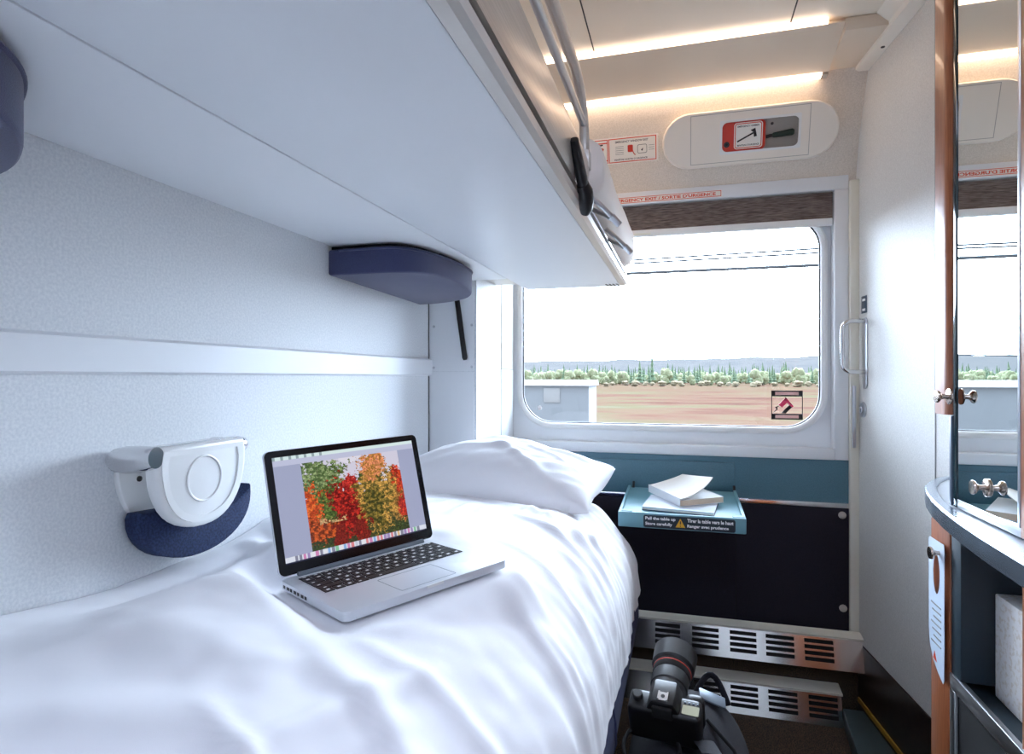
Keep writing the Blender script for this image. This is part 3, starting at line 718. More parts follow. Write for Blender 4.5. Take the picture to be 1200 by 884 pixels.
# pillow
PC = [Vector((-.795, 1.44, 0)), Vector((-.252, 1.675, 0)), Vector((-.222, 2.10, 0)), Vector((-.68, 1.925, 0))]
def pbase(x): return -.335 - .05 * smooth01((x + .55) / .35)
def pil_pt(u, v, side):
    a, b = u * 2 - 1, v * 2 - 1
    pin = 1 - .05 * (1 - abs(a) ** 2) * abs(b) ** 3
    a2 = a * (1 - .035 * (1 - b * b)); b2 = b * (1 - .05 * (1 - a * a))
    uu, vv = (a2 + 1) / 2, (b2 + 1) / 2
    p = PC[0] * (1 - uu) * (1 - vv) + PC[1] * uu * (1 - vv) + PC[2] * uu * vv + PC[3] * (1 - uu) * vv
    ed = (max(0, 1 - abs(a) ** 3.2) * max(0, 1 - abs(b) ** 2.6))
    th = ed ** .42
    base = pbase(p.x)
    hgt = .158 - .040 * uu
    if side > 0:
        wr = .006 * noise.noise(Vector((uu * 5 + vv * 3, vv * 6, 1))) + .005 * noise.noise(Vector((uu * 9 - vv * 14, vv * 5 + uu * 4, 7)))
        for r in ((.45, .35, .75, .12, .035, .013), (.55, .5, .88, .32, .03, .012), (.2, .3, .62, .34, .03, .009), (.7, .55, .95, .7, .04, .012), (.15, .75, .6, .55, .05, .01)):
            wr += ridge(uu, vv, *r)
        z = base + .028 + (hgt - .028) * th + wr * th
    else:
        z = base + .028 - .026 * th
    z += .042 * (max(0, a) * max(0, b)) ** 2 - .026 * max(0, a) ** 3 * max(0, -b) ** 3 - .028 * (max(0, -b)) ** 4 * (1 - max(0, a) ** 4)
    return Vector((p.x, p.y, z))
mb = MB(); mb.grid(lambda u, v: pil_pt(u, v, 1), 90, 70); mb.grid(lambda u, v: pil_pt(u, v, -1), 90, 70)
bmesh.ops.remove_doubles(mb.bm, verts=mb.bm.verts, dist=1e-5); bmesh.ops.recalc_face_normals(mb.bm, faces=mb.bm.faces)
pw = mb.build('pillow', M_sheet, smooth=70)
tag(pw, 'plump white pillow at the window end of the bed', 'pillow')

# ================================================================== LAPTOP
lp = thing('laptop', 'open silver laptop on the bed showing an autumn tree picture', 'laptop', ML @ Vector((LW / 2, LD / 2, -LT)))
mb = MB(); mb.prism(rrect(0, 0, LW, LD, .012, 6), -LT, 0, M=ML, bev=.0015); mb.build('base', M_alu, lp)
for x, y in ((.02, .02), (LW - .02, .02), (.02, LD - .02), (LW - .02, LD - .02)): disc(MB(), x, y, .007, -LT - .002, -LT, M=ML).build('foot', M_black, lp)
kx0, kx1, ky0, ky1 = .021, LW - .021, .098, .196
mb = MB(); mb.box((kx0 - .001, ky0 - .001, -.0004), (kx1 + .001, ky1 + .001, .0002), M=ML); kb = mb.build('keyboard', M_alu, lp)
mb = MB(); glyph = MB(); rows = [14, 14, 14, 13, 12, 0]
pitch = (ky1 - ky0) / 5.55
y = ky1; 
for r_ in range(6):
    h = pitch * (.55 if r_ == 0 else 1); y -= h
    if r_ == 5: ws = [1, 1, 1, 1.25, 5.2, 1.25, 1, 1, 1, 1]
    else: ws = {0: [1] * 14, 1: [1] * 13 + [1.5], 2: [1.5] + [1] * 13, 3: [1.75] + [1] * 11 + [1.75], 4: [2.3] + [1] * 10 + [2.2]}[r_]
    tot = sum(ws); x = kx0
    for w_ in ws:
        kw = w_ / tot * (kx1 - kx0)
        mb.box((x + .0009, y + .0009, .0002), (x + kw - .0009, y + h - .0009, .0014), .0003, 1, M=ML)
        if w_ < 1.1: glyph.box((x + kw * .36, y + h * .36, .0014), (x + kw * .64, y + h * .64, .0016), M=ML)
        else: glyph.box((x + kw * .2, y + h * .2, .0014), (x + kw * .2 + .005, y + h * .36, .0016), M=ML)
        x += kw
mb.build('keys', M_key, kb); glyph.build('key_legends', M_wprint, kb)
mb = MB(); mb.ring(rrect(LW / 2 - .053, .013, LW / 2 + .053, .086, .003, 3), rrect(LW / 2 - .0524, .0136, LW / 2 + .0524, .0854, .003, 3), .0, .00025, M=ML); mb.build('trackpad', M_hinge, lp)
mb = MB(); mb.box((LW / 2 - .016, -.0006, -.004), (LW / 2 + .016, .002, .0002), M=ML); mb.build('thumb_notch', M_white, lp)
for k in range(7): MB().box((-.0004, .196 - k * .013 - (.002 if k % 2 else .0), -.010), (.002, .203 - k * .013, -.005), M=ML).build('port', M_black, lp)
mb = MB(); mb.tube([(.03, LD - .006, .001), (LW - .03, LD - .006, .001)], .0055, 12, M=ML); mb.build('hinge', M_hinge, lp)
# lid: local x across, y up the lid, z facing the user
La = 1.346; lu = Vector((0, math.cos(La), math.sin(La))); ln = Vector((0, -math.sin(La), math.cos(La)))
MLid = ML @ frame((0, LD - .001, .002), (1, 0, 0), lu, ln)
LH = .212
lid = MB().prism(rrect(0, 0, LW, LH, .011, 6), -.006, 0, M=MLid, bev=.001).build('lid', M_alu, lp)
MB().prism(rrect(.0012, .0012, LW - .0012, LH - .0012, .010, 6), 0, .0006, M=MLid).build('bezel', M_bezel, lid)
sx0, sx1, sy0, sy1 = .0135, LW - .0135, .0185, LH - .0125
NU, NV = 236, 148
def blob(u, v, cx, cy, rx, ry): return 1 - math.hypot((u - cx) / rx, (v - cy) / ry)
dr = random.Random(11)
icons = [(dr.choice([(220, 60, 60), (70, 140, 220), (240, 240, 240), (110, 70, 150), (60, 170, 90), (230, 160, 60), (180, 190, 210), (60, 60, 90), (200, 60, 140)])) for _ in range(40)]
def n2(x, y, s, z=0): return noise.noise(Vector((x * s, y * s, z)))
def screen_col(u, v):
    if v > .965: return (222, 240, 240) if int(u * 60) % 3 or u > .35 else (150, 170, 175)
    if v > .915: return (196, 200, 226)
    if v < .012: return (40, 44, 70)
    if v < .062:
        k = int(u * 38); fu = u * 38 - k
        if .06 < u < .95 and .15 < fu < .85 and .016 < v < .058: return tuple(.55 * a_ + .45 * b_ for a_, b_ in zip(icons[k], (226, 230, 242)))
        return (226, 230, 242)
    if u < .17 or u > .87: return (166, 172, 202)
    a = (u - .17) / .70; b = (v - .062) / .853
    rag = .34 * n2(a, b, 7, 1) + .34 * n2(a, b, 18, 2) + .34 * n2(a, b, 42, 3) + .3 * n2(a, b, 80, 4)
    c = (216, 212, 230) if n2(a, b, 3, 8) < .1 else (228, 225, 238)
    def put(cx, cy, rx, ry, k, th, c1, c2, sc):
        nonlocal c
        if blob(a, b, cx, cy, rx, ry) + rag * k > th:
            t = smooth01(.5 + 1.5 * n2(a, b, sc, cx * 9) + .6 * n2(a, b, sc * 2.3, cx * 5)); c = tuple(p_ + (q_ - p_) * t for p_, q_ in zip(c1, c2))
    if b < .60 + .1 * rag: c = (58 + 40 * rag, 72 + 40 * rag, 40)
    put(.60, .72, .10, .10, .5, .2, (40, 58, 36), (80, 100, 56), 30)
    put(.16, .70, .32, .36, 1.0, .14, (72, 96, 52), (140, 158, 108), 34)
    put(.22, .48, .34, .22, .5, .1, (52, 76, 34), (104, 124, 56), 30)
    put(.93, .46, .22, .36, .7, .1, (120, 84, 40), (188, 140, 70), 30)
    put(.95, .64, .11, .18, .8, .12, (150, 34, 24), (214, 74, 40), 30)
    put(.97, .30, .08, .16, .8, .12, (150, 34, 30), (206, 60, 40), 30)
    put(.42, .40, .22, .42, .9, .12, (104, 20, 22), (186, 44, 34), 32)
    put(.46, .68, .09, .16, .9, .12, (140, 28, 28), (206, 60, 50), 32)
    put(.70, .50, .22, .50, .9, .10, (92, 84, 38), (204, 156, 76), 26)
    put(.70, .86, .15, .20, 1.1, .14, (176, 122, 60), (226, 140, 96), 32)
    put(.66, .36, .14, .30, .8, .22, (56, 62, 28), (140, 118, 52), 28)
    put(.04, .46, .12, .36, 1.2, .18, (170, 60, 24), (234, 110, 46), 30)
    put(.10, .20, .22, .16, 1.0, .16, (110, 44, 22), (206, 92, 40), 30)
    if b < .24 and .2 < a < .62 and n2(a, b, 9, 6) + rag * .4 > .02: c = (120, 34, 28)
    if .27 < b < .33 and .10 < a < .36 and rag > 0: c = (196, 168, 120)
    f = 1 + .45 * n2(a, b, 60, 5) + .35 * n2(a, b, 110, 6)
    if c[0] > 212 and c[2] > 205: f = 1
    return tuple(max(0, min(255, x * f)) for x in c)
mb = MB(); mb.grid(lambda u, v: Vector((sx0 + u * (sx1 - sx0), sy0 + v * (sy1 - sy0), .0009)), NU, NV, M=MLid)
sc_o = mb.build('screen', M_bezel, lid, smooth=0)
me = sc_o.data; at = me.color_attributes.new('picture', 'FLOAT_COLOR', 'CORNER')
k = 0
inv = (sc_o.matrix_basis)
for pi, pl in enumerate(me.polygons):
    i, j = divmod(pi, NV); cc = lin(screen_col((i + .5) / NU, (j + .5) / NV))
    for li in pl.loop_indices: at.data[li].color = cc
m = bpy.data.materials.new('lit laptop screen'); m.use_nodes = True; nt = m.node_tree
b = nt.nodes['Principled BSDF']; b.inputs['Base Color'].default_value = (.004, .004, .004, 1); b.inputs['Roughness'].default_value = .15
an = nt.nodes.new('ShaderNodeAttribute'); an.attribute_name = 'picture'
nt.links.new(an.outputs['Color'], b.inputs['Emission Color']); b.inputs['Emission Strength'].default_value = .70
me.materials.clear(); me.materials.append(m)

# ================================================================== FOLD-DOWN TABLE, BOOKS
TZ = lambda Y: -.417 + (Y - 2.395) * .055
tb = thing('tray_table', 'teal fold-down tray table with warning sign on its front edge', 'table', (0, 2.2, -.49))
TX0, TX1, TY0, TY1 = -.203, .190, 2.0, 2.385
def tx(x, y, z): return Vector((x + (.020 if x < 0 else 0) * (y - TY0) / (TY1 - TY0) * (1 if x < 0 else 0), y, z + TZ(y)))
MT = frame((0, TY0, TZ(TY0)), (1, 0, 0), Vector((0, 1, .055)).normalized(), Vector((0, -.055, 1)).normalized())
dT = (TY1 - TY0)
mb = MB(); mb.box((TX0, 0, -.014), (TX1, dT, -.008), .002, M=MT); mb.build('tray_top', M_tealp, tb)
mb = MB()
mb.box((TX0, 0, -.050), (TX1, .010, 0), .003, M=MT)
mb.build('front_edge', M_teal if False else M_tealp, tb)
mb = MB(); mb.box((TX0, .0102, -.036), (TX0 + .010, dT, -.001), .002, M=MT); mb.build('side_rim', M_tealp, tb); MB().box((TX1 - .010, .0102, -.036), (TX1, dT, -.001), .002, M=MT).build('side_rim', M_tealp, tb)
mb = MB()
for x in (TX0 + .025, TX1 - .022): MB().prism(rrect(x - .018, .010, x + .018, .030, .006, 4), -.009, .001, M=MT, bev=.001).build('corner_lug', M_tealp, tb)
mb = MB(); mb.prism(rrect(-.122, -.046, .158, -.006, .006, 4), 0, .001, M=frame(MT @ Vector((0, 0, 0)), (1, 0, 0), (0, 0, 1), (0, -1, 0))); sg = mb.build('warning_sign', M_signb, tb)
Msg = frame(MT @ Vector((0, -.0012, 0)), (1, 0, 0), (0, 0, 1), (0, -1, 0))
text('lettering', 'Pull the table up', Msg @ Matrix.Translation((-.116, -.0235, .0003)), .094, .0125, M_wprint, sg, .032)
text('lettering', 'Store carefully', Msg @ Matrix.Translation((-.116, -.0405, .0003)), .084, .0125, M_wprint, sg, .032)
text('lettering', 'Tirer la table vers le haut', Msg @ Matrix.Translation((.014, -.0225, .0003)), .138, .0115, M_wprint, sg, .032)
text('lettering', 'Ranger avec prudence', Msg @ Matrix.Translation((.014, -.0415, .0003)), .124, .0125, M_wprint, sg, .032)
MB().prism([(-.022, -.040), (.008, -.040), (-.007, -.012)], .0002, .0008, M=Msg).build('warning_triangle', M_yellow, sg)
mb = MB(); mb.box((-.0085, -.030, .0008), (-.0055, -.020, .0012), M=Msg); mb.box((-.0085, -.037, .0008), (-.0055, -.034, .0012), M=Msg); mb.build('exclamation_mark', M_print, sg)
for x in (TX0 + .02, TX1 - .006):
    mb = MB(); mb.box((x - .007, dT - .035, -.030), (x + .007, dT + .022, -.012), .003, M=MT); mb.tube([(x, dT - .010, -.008), (x, dT + .004, .002), (x, dT + .012, .010)], .005, 8, M=MT)
    mb.build('hinge_arm', M_black, tb)
mb = MB(); mb.box((-.36, D - .016, -.451), (.187, D - .0062, -.322), .003); mb.build('housing_panel', M_teal, tb)

def onT(px, py, h=0):       # on the tray surface
    d = ray(px, py); z0 = -.417 - .008 + h; # z = z0 + (Y-2.395)*.055
    t = (z0 - 2.395 * .055) / (d.z - .055 * d.y); return d * t
H0 = -.008
nb = thing('notebook', 'thin grey-blue notebook lying under the white book on the tray table', 'notebook', MT @ Vector((-.03, .12, -.007)))
na = MT.inverted() @ onT(752, 598); nbp = MT.inverted() @ onT(837, 606)
ang = math.atan2(nbp.y - na.y, nbp.x - na.x); nw = (nbp - na).xy.length
MN = MT @ Matrix.Translation((na.x, na.y, H0)) @ Matrix.Rotation(ang, 4, 'Z')
mb = MB(); mb.prism(rrect(0, 0, nw, .17, .006, 4), .0005, .003, M=MN); mb.build('back_cover', M_notecov2, nb)
mb = MB(); mb.box((.001, .002, .003), (nw - .002, .168, .010), M=MN); mb.build('pages', M_paper, nb)
mb = MB(); mb.prism(rrect(0, 0, nw, .17, .006, 4), .010, .0125, M=MN); mb.build('front_cover', M_notecov, nb)
# paperback with lifted pages, lying askew on the notebook
pa_, pb_, pc_ = [MT.inverted() @ onT(*q, h=.0125) for q in ((753, 573), (797, 594), (849, 589))]
ex = (pb_ - pa_); Ls = min(.215, ex.xy.length); 
ang = math.atan2(ex.y, ex.x); 
Wb = .165
MBk = MT @ Matrix.Translation((pb_.x, pb_.y, H0 + .013)) @ Matrix.Rotation(ang + math.pi, 4, 'Z')   # x from B towards A along the spine
side = 1 if (MBk.inverted() @ (MT @ pc_)).y > 0 else -1
bk = thing('paperback_book', 'thick white paperback with upper pages curling up, on top of the notebook', 'book', MBk @ Vector((Ls / 2, side * Wb / 2, 0)))
def bx(mb, x0, x1, y0, y1, z0, z1, bev=0): return mb.box((x0, min(side * y0, side * y1), z0), (x1, max(side * y0, side * y1), z1), bev, M=MBk)
mb = MB(); bx(mb, 0, Ls, .001, Wb - .001, .0012, .019); mb.build('lower_pages', M_pageedge, bk)
mb = MB(); bx(mb, -.001, Ls + .001, 0, Wb, 0, .0012); bx(mb, -.001, Ls + .001, -.0012, 0, 0, .027); bx(mb, 0, Ls, .002, Wb - .001, .0191, .0196); mb.build('cover', M_cover, bk)
def curl(u, v, t0):
    # v across from spine to fore edge, pages arching up, more towards the far (x=Ls) corner
    x = u * Ls; y = v * Wb * .93
    lift = .066 * v ** 2.1 * (.48 + .52 * (1 - u) ** 1.1) + .006 * math.sin(math.pi * v)
    return Vector((x, side * (y - (.030 - .014 * u) * v * v), .0205 + lift + t0))
mb = MB()
mb.grid(lambda u, v: curl(u, v, 0), 16, 16, M=MBk); mb.grid(lambda u, v: curl(u, v, .0045 * (1 - .3 * v)), 16, 16, M=MBk)
for e in (0, 1): mb.grid(lambda u, v, e=e: curl(e, u, .0045 * (1 - .3 * u) * v), 16, 1, M=MBk); mb.grid(lambda u, v, e=e: curl(u, e, .0045 * (1 - .3 * e) * v), 16, 1, M=MBk)
bmesh.ops.remove_doubles(mb.bm, verts=mb.bm.verts, dist=1e-5); bmesh.ops.recalc_face_normals(mb.bm, faces=mb.bm.faces)
mb.build('curled_pages', M_paper, bk)

# ================================================================== MIRROR CABINET, COUNTER, NICHE
XM = .51
mc = thing('mirror_cabinet', 'tall mirrored cabinet with cherry wood edges at the right', 'cabinet', (.56, 1.2, -.252))
MB().box((XM, 1.128, -.235), (XM + .006, 1.357, CZ - .02)).build('mirror', M_mirror, mc)
MB().box((XM - .002, 1.3575, -.252), (XM + .02, 1.374, CZ - .02), .001).build('dark_edge', M_glassedge, mc)
MB().box((XM - .001, 1.1265, -.252), (XM + .01, 1.358, -.2355), .001).build('bottom_rail', M_steel, mc)
MB().box((XM - .003, .86, -.252), (XM + .03, 1.1255, CZ - .02), .003).build('side_stile', M_wood, mc)
MB().box((XM - .0035, 1.1256, -.236), (XM + .008, 1.1325, CZ - .02), .001).build('steel_bead', M_steel, mc)
MB().box((XM + .008, .86, -.252), (rwx(1.35) - .012, 1.37, CZ - .02)).build('carcass', M_bluegrey, mc)
mb = MB(); mb.prism(rrect(XM - .008, 1.3755, XM + .09, 1.462, .024, 6), -.075, CZ - .02); mb.build('wood_post', M_wood, mc)
MB().box((XM - .004, 1.3752, -.252), (XM + .05, 1.3850, -.076), .002).build('lower_post', M_bluegrey, mc)
def knob(label, pos, parent=None):
    t = thing('cabinet_knob', label, 'knob', pos, 'bronze cabinet knobs')
    Mk = frame(pos, (0, 1, 0), (0, 0, 1), (1, 0, 0)) @ Matrix.Rotation(math.pi, 4, 'Y') @ Matrix.Scale(.82, 4)
    MB().lathe([(.019, 0), (.019, .0025), (.016, .004), (.0, .004)], M=Mk).build('rosette', M_brass, t)
    MB().lathe([(.006, .004), (.0055, .012), (.007, .018), (.014, .023), (.0155, .026), (.0145, .029), (.0, .030)], M=Mk).build('grip', M_brass, t)
    return t
p = P(1113, 465, X=XM - .009); knob('bronze knob on the cherry post left of the mirror', p)
p = P(1157, 572, X=XM - .0005); knob('bronze knob standing on the mirror face', p)
sw = thing('light_switch', 'small grey switch with green light beside the mirror base', 'switch', (.535, 1.40, -.18))
MB().box((.522, 1.3856, -.182), (.55, 1.412, -.128), .003).build('switch_body', M_bluegrey, sw)
MB().box((.5206, 1.390, -.163), (.5222, 1.406, -.142)).build('green_light', M_led, sw)

ct = thing('washbasin_counter', 'curved grey counter with metal rim below the mirror', 'counter', (.58, 1.3, -.285))
cpl = [(.64, 1.78), (.612, 1.752), (.575, 1.69), (.543, 1.62), (.515, 1.53), (.492, 1.43), (.475, 1.33), (.461, 1.22), (.452, 1.12), (.446, 1.0), (.442, .85)]
inn2 = [(x + .022, y - .008) for x, y in cpl]
poly = inn2[1:] + [(rwx(.85) - .01, .85), (rwx(1.7) - .008, 1.715)]
MB().prism(poly, -.283, -.2555).build('countertop', M_countertop, ct)
mb = MB()
def rim(u, v):
    k = u * (len(cpl) - 1); i = min(int(k), len(cpl) - 2); t_ = k - i
    o_ = Vector((cpl[i][0] + (cpl[i + 1][0] - cpl[i][0]) * t_, cpl[i][1] + (cpl[i + 1][1] - cpl[i][1]) * t_)); n_ = Vector((inn2[i][0] + (inn2[i + 1][0] - inn2[i][0]) * t_, inn2[i][1] + (inn2[i + 1][1] - inn2[i][1]) * t_))
    sec = [(1, -.2545), (.9, -.252), (.15, -.252), (.0, -.2555), (0, -.286), (.1, -.288), (1, -.288), (1, -.2545)]
    s_ = sec[min(int(round(v * 7)), 7)]; q = o_.lerp(n_, s_[0]); return Vector((q.x, q.y, s_[1]))
mb.grid(rim, 40, 7); mb.build('metal_rim', M_counter, ct)

lc = thing('vanity_cabinet', 'cherry and dark teal lower cabinet with open niche under the counter', 'cabinet', (.6, 1.2, FZ))
XL = .50
MB().box((XL, 1.368, FZ), (rwx(1.46) - .008, 1.462, -.289), .006).build('wood_post', M_wood, lc)
MB().box((XL + .003, 1.325, -.575), (XL + .25, 1.367, -.289), .002).build('niche_side', M_niche, lc)
MB().box((XL + .22, .88, -.575), (XL + .25, 1.3245, -.289)).build('niche_back', M_niche, lc)
MB().box((XL + .012, .88, -.603), (XL + .25, 1.367, -.591)).build('niche_shelf', M_niche, lc)
mb = MB(); mb.box((XL + .000, .90, -.604), (XL + .012, 1.367, -.574), .002); mb.box((XL + .000, 1.345, FZ), (XL + .012, 1.367, -.6045), .002); mb.build('steel_frame', M_steel, lc)
MB().box((XL + .006, .90, FZ + .002), (XL + .020, 1.3445, -.605)).build('dark_door', M_blackm, lc)
MB().box((XL, .86, -.572), (XL + .05, 1.107, -.289), .004).build('front_stile', M_wood, lc)
p = P(1105, 649, X=XL - .0008); kn = knob('bronze knob holding the card hanger below the counter', p)
# card hanger: hangs from the knob
hg = None
zt, zb, y0, y1 = -.330, -.605, 1.372, 1.449
mb = MB(); hc = (1.425, -.372)
outer = []
N = 40
outl = [(y1, zt - .006), (y1 - .004, zt), (y0 + .002, zt), (y0, zt - .006)]
outl += [(y0, zt - .1), (y0, zt - .2), (y0 + .001, zb + .008), (y0 + .006, zb), (y0 + .03, zb + .012), (y1 - .022, zb + .03), (y1 - .006, zb + .055), (y1, zb + .09), (y1, zt - .15), (y1, zt - .08)]
outd = dense(outl, 4)
inn_ = []
for yy, zz in outd:
    a_ = math.atan2((zz + .395), (yy - 1.416)); inn_.append((1.410 + .017 * math.cos(a_), -.398 + .040 * math.sin(a_)))
Mhg = frame((XL - .0065, 0, 0), (0, 1, 0), (0, 0, 1), (1, 0, 0))
t = mb.ring(outd, inn_, -.0005, .0005, M=Mhg)
hg = thing('door_hanger', 'pale blue card hanger hanging from the bronze knob on cherry post', 'sign', (XL - .006, 1.41, zb))
mb.build('card', M_card, hg)
mb = MB()
for k in range(7): mb.box((y0 + .014, -.462 - k * .013, .0), (y1 - .014 - (k % 3) * .006, -.459 - k * .013, .0012), M=frame((XL - .0065, 0, 0), (0, 1, 0), (0, 0, 1), (1, 0, 0)) @ Matrix.Scale(-1, 4, (0, 0, 1)))
mb.build('printed_lines', M_grey, hg)
MB().prism([(y0 + .035, -.575), (y0 + .052, -.572), (y0 + .046, -.556)], .0005, .0012, M=frame((XL - .0065, 0, 0), (0, 1, 0), (0, 0, 1), (1, 0, 0)) @ Matrix.Scale(-1, 4, (0, 0, 1))).build('orange_mark', M_orange, hg)
tbx = thing('tissue_box', 'white speckled tissue box standing in the niche under the counter', 'box', (.62, 1.26, -.5905))
MB().box((.556, 1.195, -.5905), (.70, 1.322, -.40), .003).build('carton', M_tissue, tbx)
MB().box((.59, 1.225, -.3999), (.67, 1.292, -.3985)).build('slot', M_recess, tbx)

# ================================================================== BACKPACK AND CAMERA
bp = thing('backpack', 'black nylon backpack standing between the bed and the heater grilles', 'bag', (.0, 1.33, FZ))
def bagf(u, v):
    a = 2 * math.pi * u; n = 3.4
    cx, sx = math.cos(a), math.sin(a); ca = math.copysign(abs(cx) ** (2 / n), cx); sa = math.copysign(abs(sx) ** (2 / n), sx)
    h = v; w = 1.0
    rz = 1 if h < .75 else math.sqrt(max(0, 1 - ((h - .75) / .25) ** 2)) * .75 + .25 * (1 - (h - .75) / .25)
    rz = rz if h < 1 else 0
    rb = .93 + .07 * smooth01(h / .08)
    x = .012 + ca * .130 * rz * rb * (1 + .04 * math.sin(h * 5)); y = 1.335 + sa * .165 * rz * rb + .03 * h
    top = .47 + .05 * (y - 1.30) / .2
    z = FZ + .001 + h * top
    nz = .006 * noise.noise(Vector((x * 12, y * 12, z * 9)))
    return Vector((x + nz, y + nz, z))
mb = MB(); mb.grid(bagf, 64, 60, wrap=True); mb.build('main_compartment', M_bag, bp)
mb = MB(); mb.prism(rrect(1.21, FZ + .03, 1.46, FZ + .31, .05, 6), .136, .172, fn=lambda x, y, h: (h, x, y), bev=.012, seg=3); mb.build('side_pocket', M_bag, bp)
mb = MB(); mb.tube([(.145, 1.22 + .0, FZ + .10), (.148, 1.23, FZ + .28), (.135, 1.26, FZ + .38), (.10, 1.30, FZ + .445), (.05, 1.345, FZ + .475)], .004, 8); mb.build('zip', M_blackm, bp)
mb = MB(); mb.tube([(x_, 1.455 + .02 * math.sin(math.pi * k_ / 10), -.725 + .045 * math.sin(math.pi * k_ / 10) - .002 * k_) for k_, x_ in enumerate([.03 + .007 * i_ for i_ in range(11)])], .009, 10, flat=.45); mb.build('grab_handle', M_bag, bp)
mb = MB(); mb.box((-.03, -.016, 0), (.03, .016, .006), .003, M=frame((.062, 1.415, -.716), Vector((1, .1, -.35)).normalized(), Vector((0, 1, .25)).normalized(), Vector((1, .1, -.35)).normalized().cross(Vector((0, 1, .25)).normalized()))); tag(mb.build('logo_patch', M_hinge, bp), 'grey plastic patch')
mb = MB(); mb.tube([(-.06 + .055 * math.cos(R(a)), 1.24 + .055 * math.sin(R(a)), -.742 + .02 * math.sin(R(a))) for a in range(0, 360, 15)], .004, 8, closed=True); mb.build('strap_loop', M_blackm, bp)
for a_, b_ in (((-.09, 1.12, -.80), (-.03, 1.13, -.76)),):
    mb = MB(); mb.tube([(-.11, 1.17, -.86), (-.08, 1.165, -.79), (-.02, 1.18, -.752), (.06, 1.185, -.765), (.12, 1.18, -.83)], .012, 10, flat=.35); mb.build('shoulder_strap', M_bag, bp)

# camera body: local x right, y forward (lens), z up
Cc = Vector((-.034, 1.275, -.688))
MC = Matrix.Translation(Cc) @ Matrix.Rotation(R(-8), 4, 'Z') @ Matrix.Rotation(R(20), 4, 'X')
cm = thing('dslr_camera', 'black reflex camera with long lens lying on the backpack', 'camera', Cc - Vector((0, 0, .05)))
mb = MB(); mb.box((-.072, -.028, -.052), (.072, .024, .032), .010, 3, M=MC); mb.box((.036, .015, -.050), (.074, .046, .026), .012, 3, M=MC); mb.build('body', M_black, cm)
mb = MB(); mb.prism([(-.034, .030), (.034, .030), (.022, .056), (-.022, .056)], -.026, .034, M=MC @ Matrix.Rotation(R(90), 4, 'X') @ Matrix.Scale(-1, 4, (0, 0, 1)), bev=.005); mb.build('viewfinder_hump', M_black, cm)
mb = MB(); mb.box((-.010, -.020, .056), (.010, .000, .0575), M=MC); mb.box((-.010, -.020, .0575), (-.007, .0, .060), M=MC); mb.box((.007, -.020, .0575), (.010, .0, .060), M=MC); mb.build('hot_shoe', M_steel, cm)
mb = MB(); mb.lathe([(.004, .0575), (.004, .0583), (0, .0583)], M=MC @ Matrix.Translation((0, -.010, 0)), n=12); mb.build('shoe_contact', M_black, cm)
mb = MB(); mb.prism(rrect(.036, -.020, .068, .002, .002, 3), .032, .0335, M=MC); mb.build('top_display', M_lcd, cm)
for k in range(4): MB().box((.038 + k * .008, .006, .032), (.042 + k * .008, .010, .0345), .001, M=MC).build('button', M_hinge, cm)
mb = MB(); mb.lathe([(.011, .032), (.011, .040), (.009, .042), (0, .042)], M=MC @ Matrix.Translation((-.054, 0, 0)), n=20); mb.build('mode_dial', M_black, cm)
mb = MB(); mb.box((-.020, -.036, .022), (.020, -.027, .050), .004, M=MC); mb.build('eyecup', M_blackm, cm)
Ml = MC @ frame((-.004, .022, -.006), (1, 0, 0), (0, 0, -1), (0, 1, 0))
ln_ = MB().lathe([(.034, 0), (.034, .012), (.037, .016), (.037, .045), (.039, .048), (.039, .075), (.0385, .078), (.041, .082), (.041, .105), (.0, .105)], M=Ml, n=36).build('lens_barrel', M_black, cm)
MB().lathe([(.0412, .092), (.0416, .0925), (.0416, .0945), (.0412, .095), (.039, .095), (.039, .092)], M=Ml, n=36).build('red_ring', M_red, ln_)
mb = MB()
for a_ in (60, 75, 90, 105, 120): mb.box((-.002, .0372, .02), (.002, .0376, .026), M=Ml @ Matrix.Rotation(R(a_ + 180), 4, 'Z') @ Matrix.Rotation(R(-90), 4, 'Z'))
mb.build('scale_marks', M_wprint, ln_)
MB().lathe([(.0405, .100), (.046, .106), (.048, .150), (.0445, .150), (.040, .104)], M=Ml, n=36).build('lens_hood', M_black, ln_)
MB().lathe([(.036, .1055), (.030, .108), (0, .110)], M=Ml, n=30).build('front_glass', M_glassf, ln_)
mb = MB(); mb.tube([(.04, 1.255, -.72), (.055, 1.20, -.712), (.045, 1.165, -.74), (.02, 1.13, -.80), (.03, 1.11, -.90), (.05, 1.105, -1.0)], .020, 10, flat=.12, up=(1, 0, 0)); mb.build('neck_strap', M_bag, cm)

# ================================================================== OUTSIDE
GZ = -2.6
def fieldmat():
    m = bpy.data.materials.new('autumn heath'); m.use_nodes = True; nt = m.node_tree; b = nt.nodes['Principled BSDF']; b.inputs['Roughness'].default_value = 1; b.inputs['Specular IOR Level'].default_value = 0
    tc = nt.nodes.new('ShaderNodeTexCoord'); mp = nt.nodes.new('ShaderNodeMapping'); mp.inputs['Scale'].default_value = (.07, .16, 1); nt.links.new(tc.outputs['Object'], mp.inputs['Vector'])
    n = nt.nodes.new('ShaderNodeTexNoise'); n.inputs['Scale'].default_value = 1.0; n.inputs['Detail'].default_value = 8; n.inputs['Roughness'].default_value = .65; nt.links.new(mp.outputs[0], n.inputs['Vector'])
    r = nt.nodes.new('ShaderNodeValToRGB'); e = r.color_ramp.elements
    e[0].position = .30; e[0].color = lin((74, 54, 47)); e[1].position = .68; e[1].color = lin((90, 86, 72))
    for pos, c_ in ((.44, (86, 64, 55)), (.50, (90, 75, 62)), (.58, (82, 76, 58))):
        x = e.new(pos); x.color = lin(c_)
    nt.links.new(n.outputs['Fac'], r.inputs['Fac']); nt.links.new(r.outputs['Color'], b.inputs['Base Color']); return m
